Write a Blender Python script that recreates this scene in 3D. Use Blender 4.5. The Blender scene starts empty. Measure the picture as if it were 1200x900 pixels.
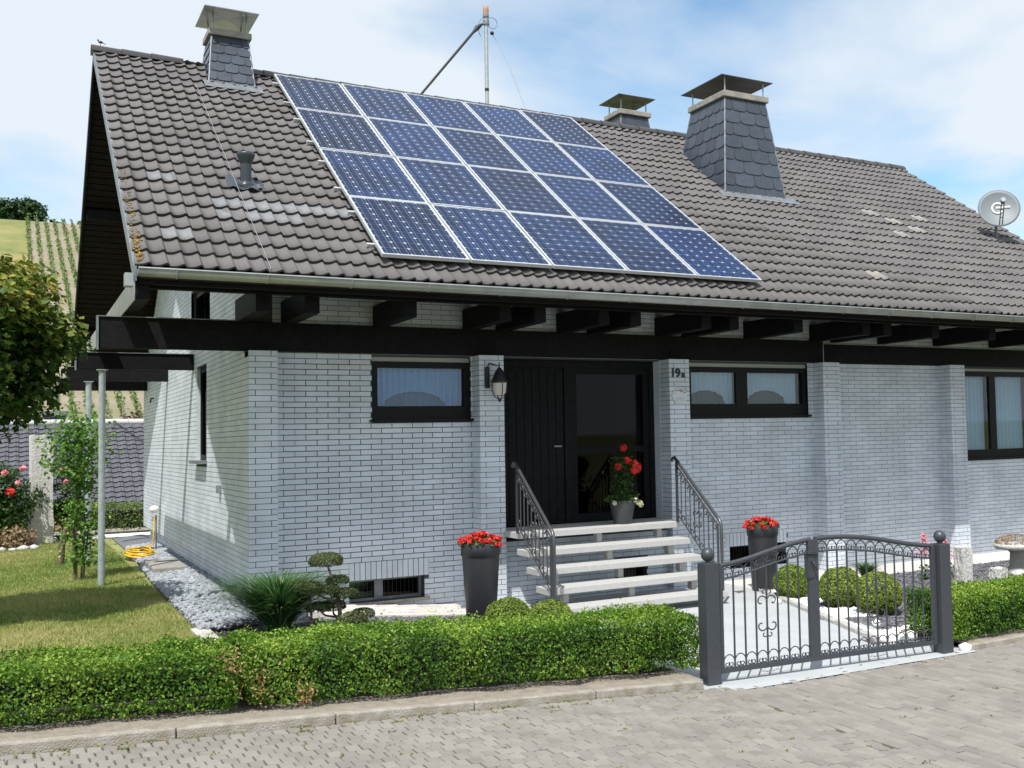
import bpy, bmesh, math, random
import numpy as np
from mathutils import Matrix, Vector
random.seed(7); RNG = np.random.default_rng(7)
S = bpy.context.scene
COL = S.collection
rad = math.radians

# ------------------------------------------------------------------ camera
cam_d = bpy.data.cameras.new('camera'); cam = bpy.data.objects.new('camera', cam_d); COL.objects.link(cam)
yaw, pitch, roll = 0.54714, 0.0529, -0.0227
F = Vector((math.sin(yaw)*math.cos(pitch), math.cos(yaw)*math.cos(pitch), math.sin(pitch)))
R0 = Vector((math.cos(yaw), -math.sin(yaw), 0)); U0 = R0.cross(F)
R1 = math.cos(roll)*R0 + math.sin(roll)*U0; U1 = -math.sin(roll)*R0 + math.cos(roll)*U0
CAMP = Vector((-2.228, -12.756, 1.556))
M = Matrix((R1, U1, -F)).transposed().to_4x4(); M.translation = CAMP
cam.matrix_world = M
cam_d.sensor_fit = 'HORIZONTAL'; cam_d.sensor_width = 36; cam_d.lens = 36*1266.1/1200
cam_d.shift_x = -183.0/1200; cam_d.shift_y = -5.6/1200
cam_d.clip_start = 0.1; cam_d.clip_end = 4000
S.camera = cam
S.render.resolution_x = 1024; S.render.resolution_y = 768

# ------------------------------------------------------------------ sun + sky
SEL = rad(58.4); SX, SY = 0.650, 0.760              # light travels towards +x, +y and down
sun_d = bpy.data.lights.new('sun', 'SUN'); sun_d.energy = 5.0; sun_d.angle = rad(0.53); sun_d.color = (1.0, 0.96, 0.895)
sun = bpy.data.objects.new('sun', sun_d); COL.objects.link(sun)
sun.rotation_euler = Vector((SX*math.cos(SEL), SY*math.cos(SEL), -math.sin(SEL))).to_track_quat('-Z', 'Y').to_euler()
sun.location = (-20, -25, 40)
W = bpy.data.worlds.new('World'); S.world = W; W.use_nodes = True
nt = W.node_tree; nt.nodes.clear()
def N(t, tree=None, **k):
    n = (tree or nt).nodes.new(t)
    for a, v in k.items(): setattr(n, a, v)
    return n
wo = N('ShaderNodeOutputWorld'); sky = N('ShaderNodeTexSky')
sky.sky_type = 'NISHITA'; sky.sun_disc = False; sky.sun_elevation = SEL; sky.sun_rotation = math.atan2(-SX, -SY)
sky.air_density = 1.0; sky.dust_density = 0.1; sky.ozone_density = 1.0
b1 = N('ShaderNodeBackground'); b1.inputs['Strength'].default_value = 0.15
b2 = N('ShaderNodeBackground'); b2.inputs['Color'].default_value = (0.84, 0.92, 1.0, 1); b2.inputs['Strength'].default_value = 0.90
tc = N('ShaderNodeTexCoord'); sep = N('ShaderNodeSeparateXYZ'); L = nt.links
L.new(tc.outputs['Generated'], sep.inputs[0])
za = N('ShaderNodeMath', operation='ADD'); za.inputs[1].default_value = 0.22
zm = N('ShaderNodeMath', operation='MAXIMUM'); zm.inputs[1].default_value = 0.05
L.new(sep.outputs['Z'], zm.inputs[0]); L.new(zm.outputs[0], za.inputs[0])
dx = N('ShaderNodeMath', operation='DIVIDE'); dy = N('ShaderNodeMath', operation='DIVIDE')
L.new(sep.outputs['X'], dx.inputs[0]); L.new(za.outputs[0], dx.inputs[1]); L.new(sep.outputs['Y'], dy.inputs[0]); L.new(za.outputs[0], dy.inputs[1])
cmb = N('ShaderNodeCombineXYZ'); L.new(dx.outputs[0], cmb.inputs[0]); L.new(dy.outputs[0], cmb.inputs[1])
mp = N('ShaderNodeMapping'); mp.inputs['Location'].default_value = (-2.9, -7.75, 0.0); mp.inputs['Scale'].default_value = (0.95, 0.75, 1)
L.new(cmb.outputs[0], mp.inputs[0])
nz = N('ShaderNodeTexNoise'); nz.inputs['Scale'].default_value = 1.15; nz.inputs['Detail'].default_value = 7; nz.inputs['Roughness'].default_value = 0.53; nz.inputs['Distortion'].default_value = 0.25
L.new(mp.outputs[0], nz.inputs['Vector'])
cr = N('ShaderNodeValToRGB'); cr.color_ramp.elements[0].position = 0.31; cr.color_ramp.elements[0].color = (0.03, 0.03, 0.03, 1); cr.color_ramp.elements[1].position = 0.485; cr.color_ramp.elements[1].color = (0.97, 0.97, 0.97, 1)
L.new(nz.outputs['Fac'], cr.inputs[0])
mx = N('ShaderNodeMixShader'); L.new(cr.outputs[0], mx.inputs[0]); tint = N('ShaderNodeMix', data_type='RGBA', blend_type='MULTIPLY'); tint.inputs[0].default_value = 1.0; tint.inputs[7].default_value = (0.92, 1.16, 1.18, 1); L.new(sky.outputs[0], tint.inputs[6]); L.new(tint.outputs[2], b1.inputs[0]); L.new(b1.outputs[0], mx.inputs[1]); L.new(b2.outputs[0], mx.inputs[2]); L.new(mx.outputs[0], wo.inputs[0])
vs = S.view_settings; vs.view_transform = 'Standard'; vs.look = 'None'; vs.exposure = 0.12; vs.gamma = 1; vs.use_curve_mapping = False

# ------------------------------------------------------------------ materials
MATS = {}
def mat(name, col, rough=0.7, metal=0.0, var=0.0, vscale=8.0, col2=None, bump=0.0, bscale=60.0, coat=0.0, spec=0.5, trans=0.0, cell=None, rnd=0.0, det=4):
    """procedural principled: noise mix of col/col2, per-piece value jitter (cell or face attribute), bump"""
    if name in MATS: return MATS[name]
    m = bpy.data.materials.new(name); m.use_nodes = True; t = m.node_tree; t.nodes.clear()
    o = N('ShaderNodeOutputMaterial', t); p = N('ShaderNodeBsdfPrincipled', t)
    p.inputs['Roughness'].default_value = rough; p.inputs['Metallic'].default_value = metal
    p.inputs['Specular IOR Level'].default_value = spec; p.inputs['Coat Weight'].default_value = coat; p.inputs['Coat Roughness'].default_value = 0.06
    geo = N('ShaderNodeNewGeometry', t)
    c = N('ShaderNodeRGB', t); c.outputs[0].default_value = (*col, 1); out = c.outputs[0]
    if col2 is not None or var:
        nz = N('ShaderNodeTexNoise', t); nz.inputs['Scale'].default_value = vscale; nz.inputs['Detail'].default_value = det; nz.inputs['Roughness'].default_value = 0.62
        t.links.new(geo.outputs['Position'], nz.inputs['Vector'])
        r = N('ShaderNodeMapRange', t); r.inputs['From Min'].default_value = 0.36; r.inputs['From Max'].default_value = 0.64; t.links.new(nz.outputs['Fac'], r.inputs[0])
        m2 = N('ShaderNodeMix', t, data_type='RGBA'); t.links.new(r.outputs[0], m2.inputs[0])
        if col2 is None: ca = [x*(1-var) for x in col]; cb = [x*(1+var) for x in col]
        else: ca, cb = col, col2
        m2.inputs[6].default_value = (*ca, 1); m2.inputs[7].default_value = (*cb, 1); out = m2.outputs[2]
    fac = None
    if cell:   # value jitter per piece of a regular bond: (axis vector sizes, stagger)
        dv = N('ShaderNodeVectorMath', t, operation='DIVIDE'); dv.inputs[1].default_value = cell[0]; ad = N('ShaderNodeVectorMath', t, operation='ADD'); ad.inputs[1].default_value = (100.37, 100.21, 100.013)
        t.links.new(geo.outputs['Position'], dv.inputs[0]); t.links.new(dv.outputs[0], ad.inputs[0])
        fl = N('ShaderNodeVectorMath', t, operation='FLOOR'); t.links.new(ad.outputs[0], fl.inputs[0])
        wn = N('ShaderNodeTexWhiteNoise', t); t.links.new(fl.outputs[0], wn.inputs['Vector']); fac = wn.outputs['Value']
    elif rnd:
        at = N('ShaderNodeAttribute', t); at.attribute_name = 'rnd'; oi = N('ShaderNodeObjectInfo', t)
        s = N('ShaderNodeMath', t, operation='ADD'); t.links.new(at.outputs['Fac'], s.inputs[0]); t.links.new(oi.outputs['Random'], s.inputs[1])
        f = N('ShaderNodeMath', t, operation='FRACT'); t.links.new(s.outputs[0], f.inputs[0]); fac = f.outputs[0]
    if fac is not None:
        amt = cell[1] if cell else rnd
        r = N('ShaderNodeMapRange', t); r.inputs['To Min'].default_value = 1-amt; r.inputs['To Max'].default_value = 1+amt; t.links.new(fac, r.inputs[0])
        h = N('ShaderNodeHueSaturation', t); t.links.new(r.outputs[0], h.inputs['Value']); t.links.new(out, h.inputs['Color']); out = h.outputs[0]
    t.links.new(out, p.inputs['Base Color'])
    if bump:
        nb = N('ShaderNodeTexNoise', t); nb.inputs['Scale'].default_value = bscale; nb.inputs['Detail'].default_value = 5; t.links.new(geo.outputs['Position'], nb.inputs['Vector'])
        bp = N('ShaderNodeBump', t); bp.inputs['Strength'].default_value = bump; bp.inputs['Distance'].default_value = 0.02; t.links.new(nb.outputs['Fac'], bp.inputs['Height']); t.links.new(bp.outputs[0], p.inputs['Normal'])
    if trans:
        tr = N('ShaderNodeBsdfTranslucent', t); t.links.new(out, tr.inputs[0]); ms = N('ShaderNodeMixShader', t); ms.inputs[0].default_value = trans
        t.links.new(p.outputs[0], ms.inputs[1]); t.links.new(tr.outputs[0], ms.inputs[2]); t.links.new(ms.outputs[0], o.inputs[0])
    else: t.links.new(p.outputs[0], o.inputs[0])
    MATS[name] = m; return m

def leafmat(name, ca, cb, trans=0.3, rough=0.5, spec=0.25):
    """leaf colour picked per leaf along ca..cb by the face attribute rnd"""
    if name in MATS: return MATS[name]
    m = bpy.data.materials.new(name); m.use_nodes = True; t = m.node_tree; t.nodes.clear()
    o = N('ShaderNodeOutputMaterial', t); p = N('ShaderNodeBsdfPrincipled', t); p.inputs['Roughness'].default_value = rough; p.inputs['Specular IOR Level'].default_value = spec
    at = N('ShaderNodeAttribute', t); at.attribute_name = 'rnd'
    r = N('ShaderNodeValToRGB', t); e = r.color_ramp.elements
    cols = [ca, cb] if not isinstance(ca, list) else ca
    e[0].color = (*cols[0], 1); e[1].color = (*cols[-1], 1)
    for i, c in enumerate(cols[1:-1]):
        q = e.new((i+1)/(len(cols)-1)); q.color = (*c, 1)
    t.links.new(at.outputs['Fac'], r.inputs[0]); t.links.new(r.outputs[0], p.inputs['Base Color'])
    tr = N('ShaderNodeBsdfTranslucent', t); t.links.new(r.outputs[0], tr.inputs[0]); ms = N('ShaderNodeMixShader', t); ms.inputs[0].default_value = trans
    t.links.new(p.outputs[0], ms.inputs[1]); t.links.new(tr.outputs[0], ms.inputs[2]); t.links.new(ms.outputs[0], o.inputs[0])
    MATS[name] = m; return m

def glassmat(name, tint=(0.9, 0.95, 0.95), refl=1.0):
    m = bpy.data.materials.new(name); m.use_nodes = True; t = m.node_tree; t.nodes.clear()
    o = N('ShaderNodeOutputMaterial', t); a = N('ShaderNodeBsdfTransparent', t); a.inputs[0].default_value = (*tint, 1)
    g = N('ShaderNodeBsdfGlossy', t); g.inputs['Roughness'].default_value = 0.02; g.inputs[0].default_value = (refl, refl, refl, 1)
    ge = N('ShaderNodeNewGeometry', t); dt = N('ShaderNodeVectorMath', t, operation='DOT_PRODUCT'); t.links.new(ge.outputs['Normal'], dt.inputs[0]); t.links.new(ge.outputs['Incoming'], dt.inputs[1])
    ab = N('ShaderNodeMath', t, operation='ABSOLUTE'); t.links.new(dt.outputs['Value'], ab.inputs[0]); om = N('ShaderNodeMath', t, operation='SUBTRACT'); om.inputs[0].default_value = 1.0; t.links.new(ab.outputs[0], om.inputs[1])
    pw = N('ShaderNodeMath', t, operation='POWER'); pw.inputs[1].default_value = 5.0; t.links.new(om.outputs[0], pw.inputs[0]); f = N('ShaderNodeMath', t, operation='MULTIPLY_ADD'); f.inputs[1].default_value = 0.95; f.inputs[2].default_value = 0.05; t.links.new(pw.outputs[0], f.inputs[0]); ms = N('ShaderNodeMixShader', t)
    t.links.new(f.outputs[0], ms.inputs[0]); t.links.new(a.outputs[0], ms.inputs[1]); t.links.new(g.outputs[0], ms.inputs[2]); t.links.new(ms.outputs[0], o.inputs[0])
    MATS[name] = m; return m

mat('brick', (0.60, 0.648, 0.712), 0.5, var=0.10, vscale=1.6, rnd=0.065, bump=0.03, bscale=160)
mat('joint', (0.060, 0.065, 0.075), 0.95)
mat('wood', (0.0080, 0.0080, 0.0090), 0.65, spec=0.14, var=0.25, vscale=14, bump=0.15, bscale=40)
mat('wood_soffit', (0.009, 0.006, 0.0055), 0.7, spec=0.15, var=0.3, vscale=10)
mat('zinc', (0.38, 0.40, 0.40), 0.48, metal=0.55, var=0.12, vscale=5)
mat('galv', (0.42, 0.46, 0.47), 0.5, metal=0.5, var=0.12, vscale=18)
mat('lead', (0.20, 0.22, 0.24), 0.5, metal=0.3, var=0.2, vscale=9)
mat('tile', (0.114, 0.106, 0.107), 0.70, var=0.09, vscale=1.1, rnd=0.10, bump=0.12, bscale=170)
mat('tile_blue', (0.160, 0.164, 0.178), 0.6, var=0.08, vscale=9, rnd=0.06)
mat('tile_pale', (0.27, 0.25, 0.24), 0.85, var=0.12, vscale=14)
mat('tile_edge', (0.042, 0.040, 0.041), 0.85, var=0.2, vscale=40)
mat('lichen', (0.52, 0.34, 0.06), 0.95, var=0.3, vscale=60)
mat('slate', (0.048, 0.060, 0.080), 0.38, var=0.12, vscale=12, rnd=0.20, bump=0.12, bscale=50)
mat('concrete', (0.29, 0.275, 0.25), 0.9, var=0.18, vscale=7, bump=0.3, bscale=70)
mat('tread', (0.44, 0.436, 0.425), 0.85, var=0.05, vscale=25, bump=0.10, bscale=220)
mat('court', (0.42, 0.44, 0.46), 0.8, var=0.06, vscale=3, bump=0.08, bscale=200)
mat('slab_pale', (0.62, 0.585, 0.55), 0.85, var=0.08, vscale=4, rnd=0.07, bump=0.2, bscale=90)
mat('kerb', (0.25, 0.22, 0.175), 0.95, col2=(0.36, 0.335, 0.30), vscale=9, bump=0.5, bscale=80)
mat('paver', (0.218, 0.201, 0.180), 0.92, col2=(0.262, 0.244, 0.220), vscale=2.2, rnd=0.12, bump=0.3, bscale=260, det=8)
mat('paver_joint', (0.085, 0.075, 0.052), 1.0, col2=(0.095, 0.10, 0.035), vscale=5)
mat('soil', (0.34, 0.30, 0.25), 1.0, col2=(0.25, 0.22, 0.18), vscale=12, bump=0.8, bscale=90)
mat('grass_soil', (0.15, 0.185, 0.045), 1.0, col2=(0.28, 0.26, 0.10), vscale=1.3)
mat('meadow', (0.10, 0.15, 0.035), 1.0, col2=(0.30, 0.25, 0.10), vscale=0.05)
mat('field', (0.12, 0.15, 0.05), 1.0, col2=(0.20, 0.19, 0.08), vscale=0.01)
mat('vine_soil', (0.285, 0.235, 0.185), 1.0, col2=(0.20, 0.20, 0.115), vscale=0.16, det=8)
mat('gravel_light', (0.29, 0.31, 0.345), 0.85, var=0.2, vscale=20, rnd=0.25)
mat('gravel_dark', (0.135, 0.135, 0.150), 0.8, var=0.25, vscale=30, rnd=0.35)
mat('gravel_bed', (0.13, 0.13, 0.14), 0.95, var=0.35, vscale=60, bump=0.9, bscale=110)
mat('gravel_bed_light', (0.15, 0.155, 0.17), 0.95, var=0.35, vscale=40, bump=0.9, bscale=60)
mat('pebble_white', (0.78, 0.77, 0.74), 0.75, var=0.06, vscale=20, rnd=0.06)
mat('granite', (0.60, 0.585, 0.56), 0.9, col2=(0.42, 0.41, 0.40), vscale=55, bump=0.9, bscale=26)
mat('anthracite', (0.066, 0.072, 0.084), 0.42, metal=0.35, var=0.08, vscale=30)
mat('iron', (0.042, 0.044, 0.050), 0.42, metal=0.4, var=0.15, vscale=40)
mat('railing', (0.10, 0.105, 0.115), 0.36, metal=0.6, var=0.1, vscale=40)
mat('planter', (0.026, 0.027, 0.031), 0.5, var=0.08, vscale=3)
mat('pot', (0.055, 0.06, 0.062), 0.6)
mat('alu', (0.56, 0.58, 0.60), 0.38, metal=0.35, spec=0.5)
mat('backsheet', (0.42, 0.47, 0.54), 0.45, spec=0.2)
mat('cell', (0.007, 0.026, 0.092), 0.38, col2=(0.005, 0.015, 0.054), vscale=1.7, coat=0.03, spec=0.16, rnd=0.3)
mat('frame', (0.0055, 0.0055, 0.006), 0.45, spec=0.2)
mat('shutter_box', (0.36, 0.36, 0.33), 0.7)
mat('curtain', (0.60, 0.74, 0.93), 0.9, trans=0.2)
mat('curtain_sky_tint', (0.24, 0.47, 0.86), 0.9, trans=0.2)  # strong blue paints the sky reflected in the pane
mat('curtain_back_sky_tint', (0.07, 0.17, 0.36), 0.9)  # darker blue, painted sky reflection below the arched hem
mat('curtain_back', (0.085, 0.10, 0.105), 0.9)
mat('curtain_dark', (0.16, 0.20, 0.22), 0.9, trans=0.3)
mat('curtain_green', (0.11, 0.13, 0.08), 0.9, trans=0.3)
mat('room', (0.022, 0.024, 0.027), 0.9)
mat('plastic_white', (0.82, 0.82, 0.80), 0.5)
mat('hose', (0.72, 0.46, 0.015), 0.45)
mat('bark', (0.12, 0.09, 0.065), 0.95, var=0.3, vscale=20, bump=0.8, bscale=30)
mat('dish', (0.155, 0.18, 0.20), 0.5, metal=0.0)
mat('vent_pipe', (0.032, 0.040, 0.050), 0.35, spec=0.5)
mat('black', (0.015, 0.016, 0.02), 0.5)
mat('rust_cap', (0.42, 0.24, 0.17), 0.8)
mat('cable', (0.02, 0.02, 0.022), 0.6)
mat('wire', (0.55, 0.56, 0.57), 0.6)
mat('ceramic', (0.62, 0.68, 0.68), 0.3, spec=0.6)
mat('pink_print', (0.55, 0.16, 0.24), 0.4)
mat('blue_print', (0.05, 0.10, 0.28), 0.4)
mat('green_print', (0.16, 0.32, 0.26), 0.4)
mat('lamp_glass', (0.62, 0.60, 0.55), 0.25, spec=0.7)
mat('grey_roof', (0.088, 0.089, 0.106), 0.7, rnd=0.12, var=0.1, vscale=2)
mat('ridge_pale', (0.50, 0.50, 0.50), 0.8, var=0.1, vscale=4)
mat('render_wall', (0.62, 0.60, 0.56), 0.9, var=0.05, vscale=2)
mat('shed', (0.055, 0.075, 0.11), 0.6, var=0.1, vscale=3)
mat('petal_red', (0.62, 0.026, 0.018), 0.55, rnd=0.45)
mat('petal_pink', (0.78, 0.30, 0.36), 0.6, rnd=0.2)
mat('petal_cream', (0.75, 0.70, 0.48), 0.6, rnd=0.1)
mat('bird', (0.05, 0.05, 0.055), 0.8)
glassmat('glass', refl=0.8); glassmat('glass_dark', (0.45, 0.47, 0.46), 0.25)
mat('post_wood', (0.36, 0.30, 0.22), 0.9, var=0.2, vscale=3)
mat('core_and_stalk', (0.009, 0.014, 0.005), 1.0)  # near-black: painted gap shade inside clipped plants, also flower stalks
BOX = [(0.016, 0.052, 0.007), (0.045, 0.118, 0.013), (0.135, 0.26, 0.026), (0.38, 0.49, 0.08)]  # lightest tone holds the hedge's sunlit highlights as leaf colour
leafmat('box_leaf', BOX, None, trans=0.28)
leafmat('box_dry', [(0.05, 0.11, 0.015), (0.17, 0.21, 0.05), (0.42, 0.28, 0.13), (0.30, 0.17, 0.08)], None, trans=0.25)
leafmat('ball_leaf', [(0.060, 0.105, 0.016), (0.13, 0.20, 0.030), (0.25, 0.32, 0.060), (0.42, 0.46, 0.11)], None, trans=0.2)
leafmat('cloud_leaf', [(0.035, 0.055, 0.020), (0.075, 0.10, 0.035), (0.19, 0.20, 0.07)], None, trans=0.2)
leafmat('maple_leaf', [(0.022, 0.055, 0.010), (0.055, 0.11, 0.016), (0.14, 0.20, 0.030), (0.38, 0.36, 0.07), (0.60, 0.42, 0.13)], None, trans=0.33)
leafmat('climber_leaf', [(0.045, 0.12, 0.015), (0.10, 0.22, 0.03), (0.22, 0.36, 0.07)], None, trans=0.35)
leafmat('rose_leaf', [(0.018, 0.045, 0.012), (0.045, 0.10, 0.022), (0.10, 0.17, 0.05)], None, trans=0.25)
leafmat('grass_blade', [(0.024, 0.075, 0.022), (0.055, 0.14, 0.038), (0.13, 0.24, 0.075), (0.46, 0.48, 0.27)], None, trans=0.3)
leafmat('lawn_blade', [(0.075, 0.155, 0.022), (0.165, 0.245, 0.045), (0.32, 0.325, 0.105), (0.50, 0.44, 0.21)], None, trans=0.3, rough=0.6)
leafmat('tree_leaf', [(0.020, 0.050, 0.020), (0.045, 0.095, 0.028), (0.085, 0.15, 0.04)], None, trans=0.2)
leafmat('vine_leaf', [(0.05, 0.11, 0.025), (0.11, 0.18, 0.04), (0.24, 0.27, 0.09)], None, trans=0.25)
leafmat('purple_leaf', [(0.05, 0.015, 0.025), (0.11, 0.035, 0.05)], None, trans=0.2)
leafmat('dry_leaf', [(0.24, 0.16, 0.09), (0.40, 0.30, 0.18)], None, trans=0.2)

# ------------------------------------------------------------------ object helpers
def worig(o):
    v = Vector((0, 0, 0))
    while o is not None: v = v + o.location; o = o.parent
    return v
def link(o, parent=None):
    COL.objects.link(o)
    if parent is not None: o.parent = parent
    return o
def tag(o, label=None, cat=None, group=None, kind=None):
    if label: o['label'] = label
    if cat: o['category'] = cat
    if group: o['group'] = group
    if kind: o['kind'] = kind
    return o
def thing(name, loc, label, cat, group=None):
    o = bpy.data.objects.new(name, None); o.empty_display_size = 0.2; o.location = loc; link(o)
    return tag(o, label, cat, group)
class MB:
    def __init__(s): s.v = []; s.f = []; s.sm = []; s.mi = []
    def add(s, vs, fs, smooth=False, mi=0):
        b = len(s.v); s.v += [tuple(v) for v in vs]
        for f in fs: s.f.append(tuple(b+i for i in f)); s.sm.append(smooth); s.mi.append(mi)
        return s
    def box(s, x0, x1, y0, y1, z0, z1, mi=0):
        return s.add([(x0,y0,z0),(x1,y0,z0),(x1,y1,z0),(x0,y1,z0),(x0,y0,z1),(x1,y0,z1),(x1,y1,z1),(x0,y1,z1)],
              [(0,3,2,1),(4,5,6,7),(0,1,5,4),(1,2,6,5),(2,3,7,6),(3,0,4,7)], mi=mi)
    def prism(s, poly, z0, z1, mi=0):            # poly ccw in xy; z may be callables
        n = len(poly); f0 = z0 if callable(z0) else (lambda x, y: z0); f1 = z1 if callable(z1) else (lambda x, y: z1)
        vs = [(x, y, f0(x, y)) for x, y in poly]+[(x, y, f1(x, y)) for x, y in poly]
        return s.add(vs, [tuple(reversed(range(n))), tuple(range(n, 2*n))]+[(i, (i+1) % n, n+(i+1) % n, n+i) for i in range(n)], mi=mi)
    def frustum(s, a, b, mi=0):                  # a, b : 4 corner loops (bottom, top) ccw seen from above
        return s.add(list(a)+list(b), [(3,2,1,0),(4,5,6,7),(0,1,5,4),(1,2,6,5),(2,3,7,6),(3,0,4,7)], mi=mi)
    def tube(s, pts, r, n=6, cap=True, mi=0):
        pts = [Vector(p) for p in pts]; k = len(pts); rr = r if isinstance(r, (list, tuple)) else [r]*k
        t0 = (pts[1]-pts[0]).normalized(); up = Vector((0, 0, 1)) if abs(t0.z) < 0.9 else Vector((1, 0, 0)); a = t0.cross(up).normalized()
        vs = []; fs = []
        for i, p in enumerate(pts):
            t = (pts[min(i+1, k-1)]-pts[max(i-1, 0)]).normalized(); a = (a-t*a.dot(t)); a = a.normalized() if a.length > 1e-6 else t.orthogonal().normalized(); b = t.cross(a)
            for j in range(n):
                th = 2*math.pi*j/n; vs.append(p+(a*math.cos(th)+b*math.sin(th))*rr[i])
        for i in range(k-1):
            for j in range(n): fs.append((i*n+j, i*n+(j+1) % n, (i+1)*n+(j+1) % n, (i+1)*n+j))
        s.add(vs, fs, True, mi)
        if cap: s.add(vs[:n], [tuple(reversed(range(n)))], False, mi); s.add(vs[-n:], [tuple(range(n))], False, mi)
        return s
    def lathe(s, prof, c, n=20, mi=0, smooth=True):  # prof: (r,z)
        vs = []; fs = []
        for r, z in prof:
            for j in range(n): th = 2*math.pi*j/n; vs.append((c[0]+r*math.cos(th), c[1]+r*math.sin(th), c[2]+z))
        for i in range(len(prof)-1):
            for j in range(n): fs.append((i*n+j, i*n+(j+1) % n, (i+1)*n+(j+1) % n, (i+1)*n+j))
        s.add(vs, fs, smooth, mi)
        if prof[0][0] > 1e-4: s.add(vs[:n], [tuple(reversed(range(n)))], False, mi)
        if prof[-1][0] > 1e-4: s.add(vs[-n:], [tuple(range(n))], False, mi)
        return s
    def sphere(s, c, r, n=14, m=9, sc=(1, 1, 1), mi=0):
        return s.lathe2([(max(1e-5, math.sin(math.pi*i/m))*r, -math.cos(math.pi*i/m)*r) for i in range(m+1)], c, n, sc, mi)
    def lathe2(s, prof, c, n, sc, mi=0):
        vs = []; fs = []
        for r, z in prof:
            for j in range(n): th = 2*math.pi*j/n; vs.append((c[0]+r*math.cos(th)*sc[0], c[1]+r*math.sin(th)*sc[1], c[2]+z*sc[2]))
        for i in range(len(prof)-1):
            for j in range(n): fs.append((i*n+j, i*n+(j+1) % n, (i+1)*n+(j+1) % n, (i+1)*n+j))
        return s.add(vs, fs, True, mi)
    def mesh(s, name, mats, off=Vector((0, 0, 0))):
        me = bpy.data.meshes.new(name); me.from_pydata([(x-off.x, y-off.y, z-off.z) for x, y, z in s.v], [], s.f)
        me.polygons.foreach_set('use_smooth', s.sm); me.polygons.foreach_set('material_index', s.mi)
        for m in (mats if isinstance(mats, (list, tuple)) else [mats]): me.materials.append(MATS[m])
        me.update(); return me
    def build(s, name, mats, parent=None, kind=None, bevel=0.0, loc=None):
        po = worig(parent) if parent is not None else Vector((0, 0, 0))
        if loc is None: o = bpy.data.objects.new(name, s.mesh(name, mats, po))
        else:
            lv = Vector(loc); o = bpy.data.objects.new(name, s.mesh(name, mats, lv)); o.location = lv-po
        link(o, parent)
        if kind: o['kind'] = kind
        if bevel:
            b = o.modifiers.new('bevel', 'BEVEL'); b.width = bevel; b.segments = 2; b.limit_method = 'ANGLE'; b.angle_limit = rad(40)
        return o
def bigmesh(name, V, Q, mats, parent=None, rnd=None, kind=None, smooth=False, mi=None, loc=None):
    """V (n,3) array, Q (m,k) face index array"""
    po = np.array(worig(parent)) if parent is not None else np.zeros(3)
    off = po if loc is None else np.array(loc)
    V = np.asarray(V, np.float32)-off.astype(np.float32); Q = np.asarray(Q, np.int32); m, k = Q.shape
    me = bpy.data.meshes.new(name); me.vertices.add(len(V)); me.vertices.foreach_set('co', V.ravel())
    me.loops.add(m*k); me.loops.foreach_set('vertex_index', Q.ravel())
    me.polygons.add(m); me.polygons.foreach_set('loop_start', np.arange(m, dtype=np.int32)*k)
    me.polygons.foreach_set('use_smooth', np.full(m, bool(smooth)))
    for q in (mats if isinstance(mats, (list, tuple)) else [mats]): me.materials.append(MATS[q])
    if mi is not None: me.polygons.foreach_set('material_index', np.asarray(mi, np.int32))
    if rnd is not None:
        a = me.attributes.new('rnd', 'FLOAT', 'FACE'); a.data.foreach_set('value', np.asarray(rnd, np.float32))
    me.update(calc_edges=True)
    o = bpy.data.objects.new(name, me)
    if loc is not None: o.location = Vector([float(x) for x in (np.array(loc)-po)])
    link(o, parent)
    if kind: o['kind'] = kind
    return o
BOXF = np.array([(0,3,2,1),(4,5,6,7),(0,1,5,4),(1,2,6,5),(2,3,7,6),(3,0,4,7)])
def boxes(B):
    """B (n,6) x0,x1,y0,y1,z0,z1 -> V,Q"""
    B = np.asarray(B, float); n = len(B)
    idx = np.array([(0,2,4),(1,2,4),(1,3,4),(0,3,4),(0,2,5),(1,2,5),(1,3,5),(0,3,5)])
    V = B[:, idx].reshape(-1, 3); Q = (BOXF[None]+(np.arange(n)*8)[:, None, None]).reshape(-1, 4)
    return V, Q
def brnd(Q): return np.repeat(RNG.random(len(Q)//6), 6)
def unit(v): return v/np.maximum(np.linalg.norm(v, axis=-1, keepdims=True), 1e-9)
def leaves(P, Nn, size, spread=0.7, aspect=0.62, rng=RNG, fold=0.0):
    """leaf-shaped quads at P facing roughly Nn"""
    n = len(P); nn = unit(Nn+rng.normal(0, spread, (n, 3)))
    t = unit(np.cross(nn, rng.normal(0, 1, (n, 3)))); b = np.cross(nn, t)
    s = (size*(0.65+0.7*rng.random(n)))[:, None]
    V = np.stack([P-t*s*0.5, P+b*s*aspect*0.5+nn*s*0.08, P+t*s*0.5, P-b*s*aspect*0.5+nn*s*0.08], 1).reshape(-1, 3)
    Q = np.arange(n*4).reshape(n, 4); return V, Q
def foliage(name, P, Nn, size, m, parent, spread=0.7, aspect=0.62, bias=None, kind=None):
    V, Q = leaves(P, Nn, size, spread, aspect)
    r = RNG.random(len(P))
    if bias is not None: r = np.clip(bias+(r-0.5)*0.5, 0, 1)
    return bigmesh(name, V, Q, m, parent, rnd=r, kind=kind)
def vnoise(P, f, seed=0):
    """cheap smooth 3-D value noise in 0..1"""
    q = P*f+seed*17.31; i = np.floor(q).astype(np.int64); w = q-i; w = w*w*(3-2*w); r = 0
    for a in (0, 1):
        for b in (0, 1):
            for c in (0, 1):
                h = (i[:, 0]+a)*374761393+(i[:, 1]+b)*668265263+(i[:, 2]+c)*2147483647; h = (h ^ (h >> 13))*1274126177; h = (h ^ (h >> 16)) & 0xFFFF
                r = r+h/65535.0*(w[:, 0] if a else 1-w[:, 0])*(w[:, 1] if b else 1-w[:, 1])*(w[:, 2] if c else 1-w[:, 2])
    return r
ICO = None
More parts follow.
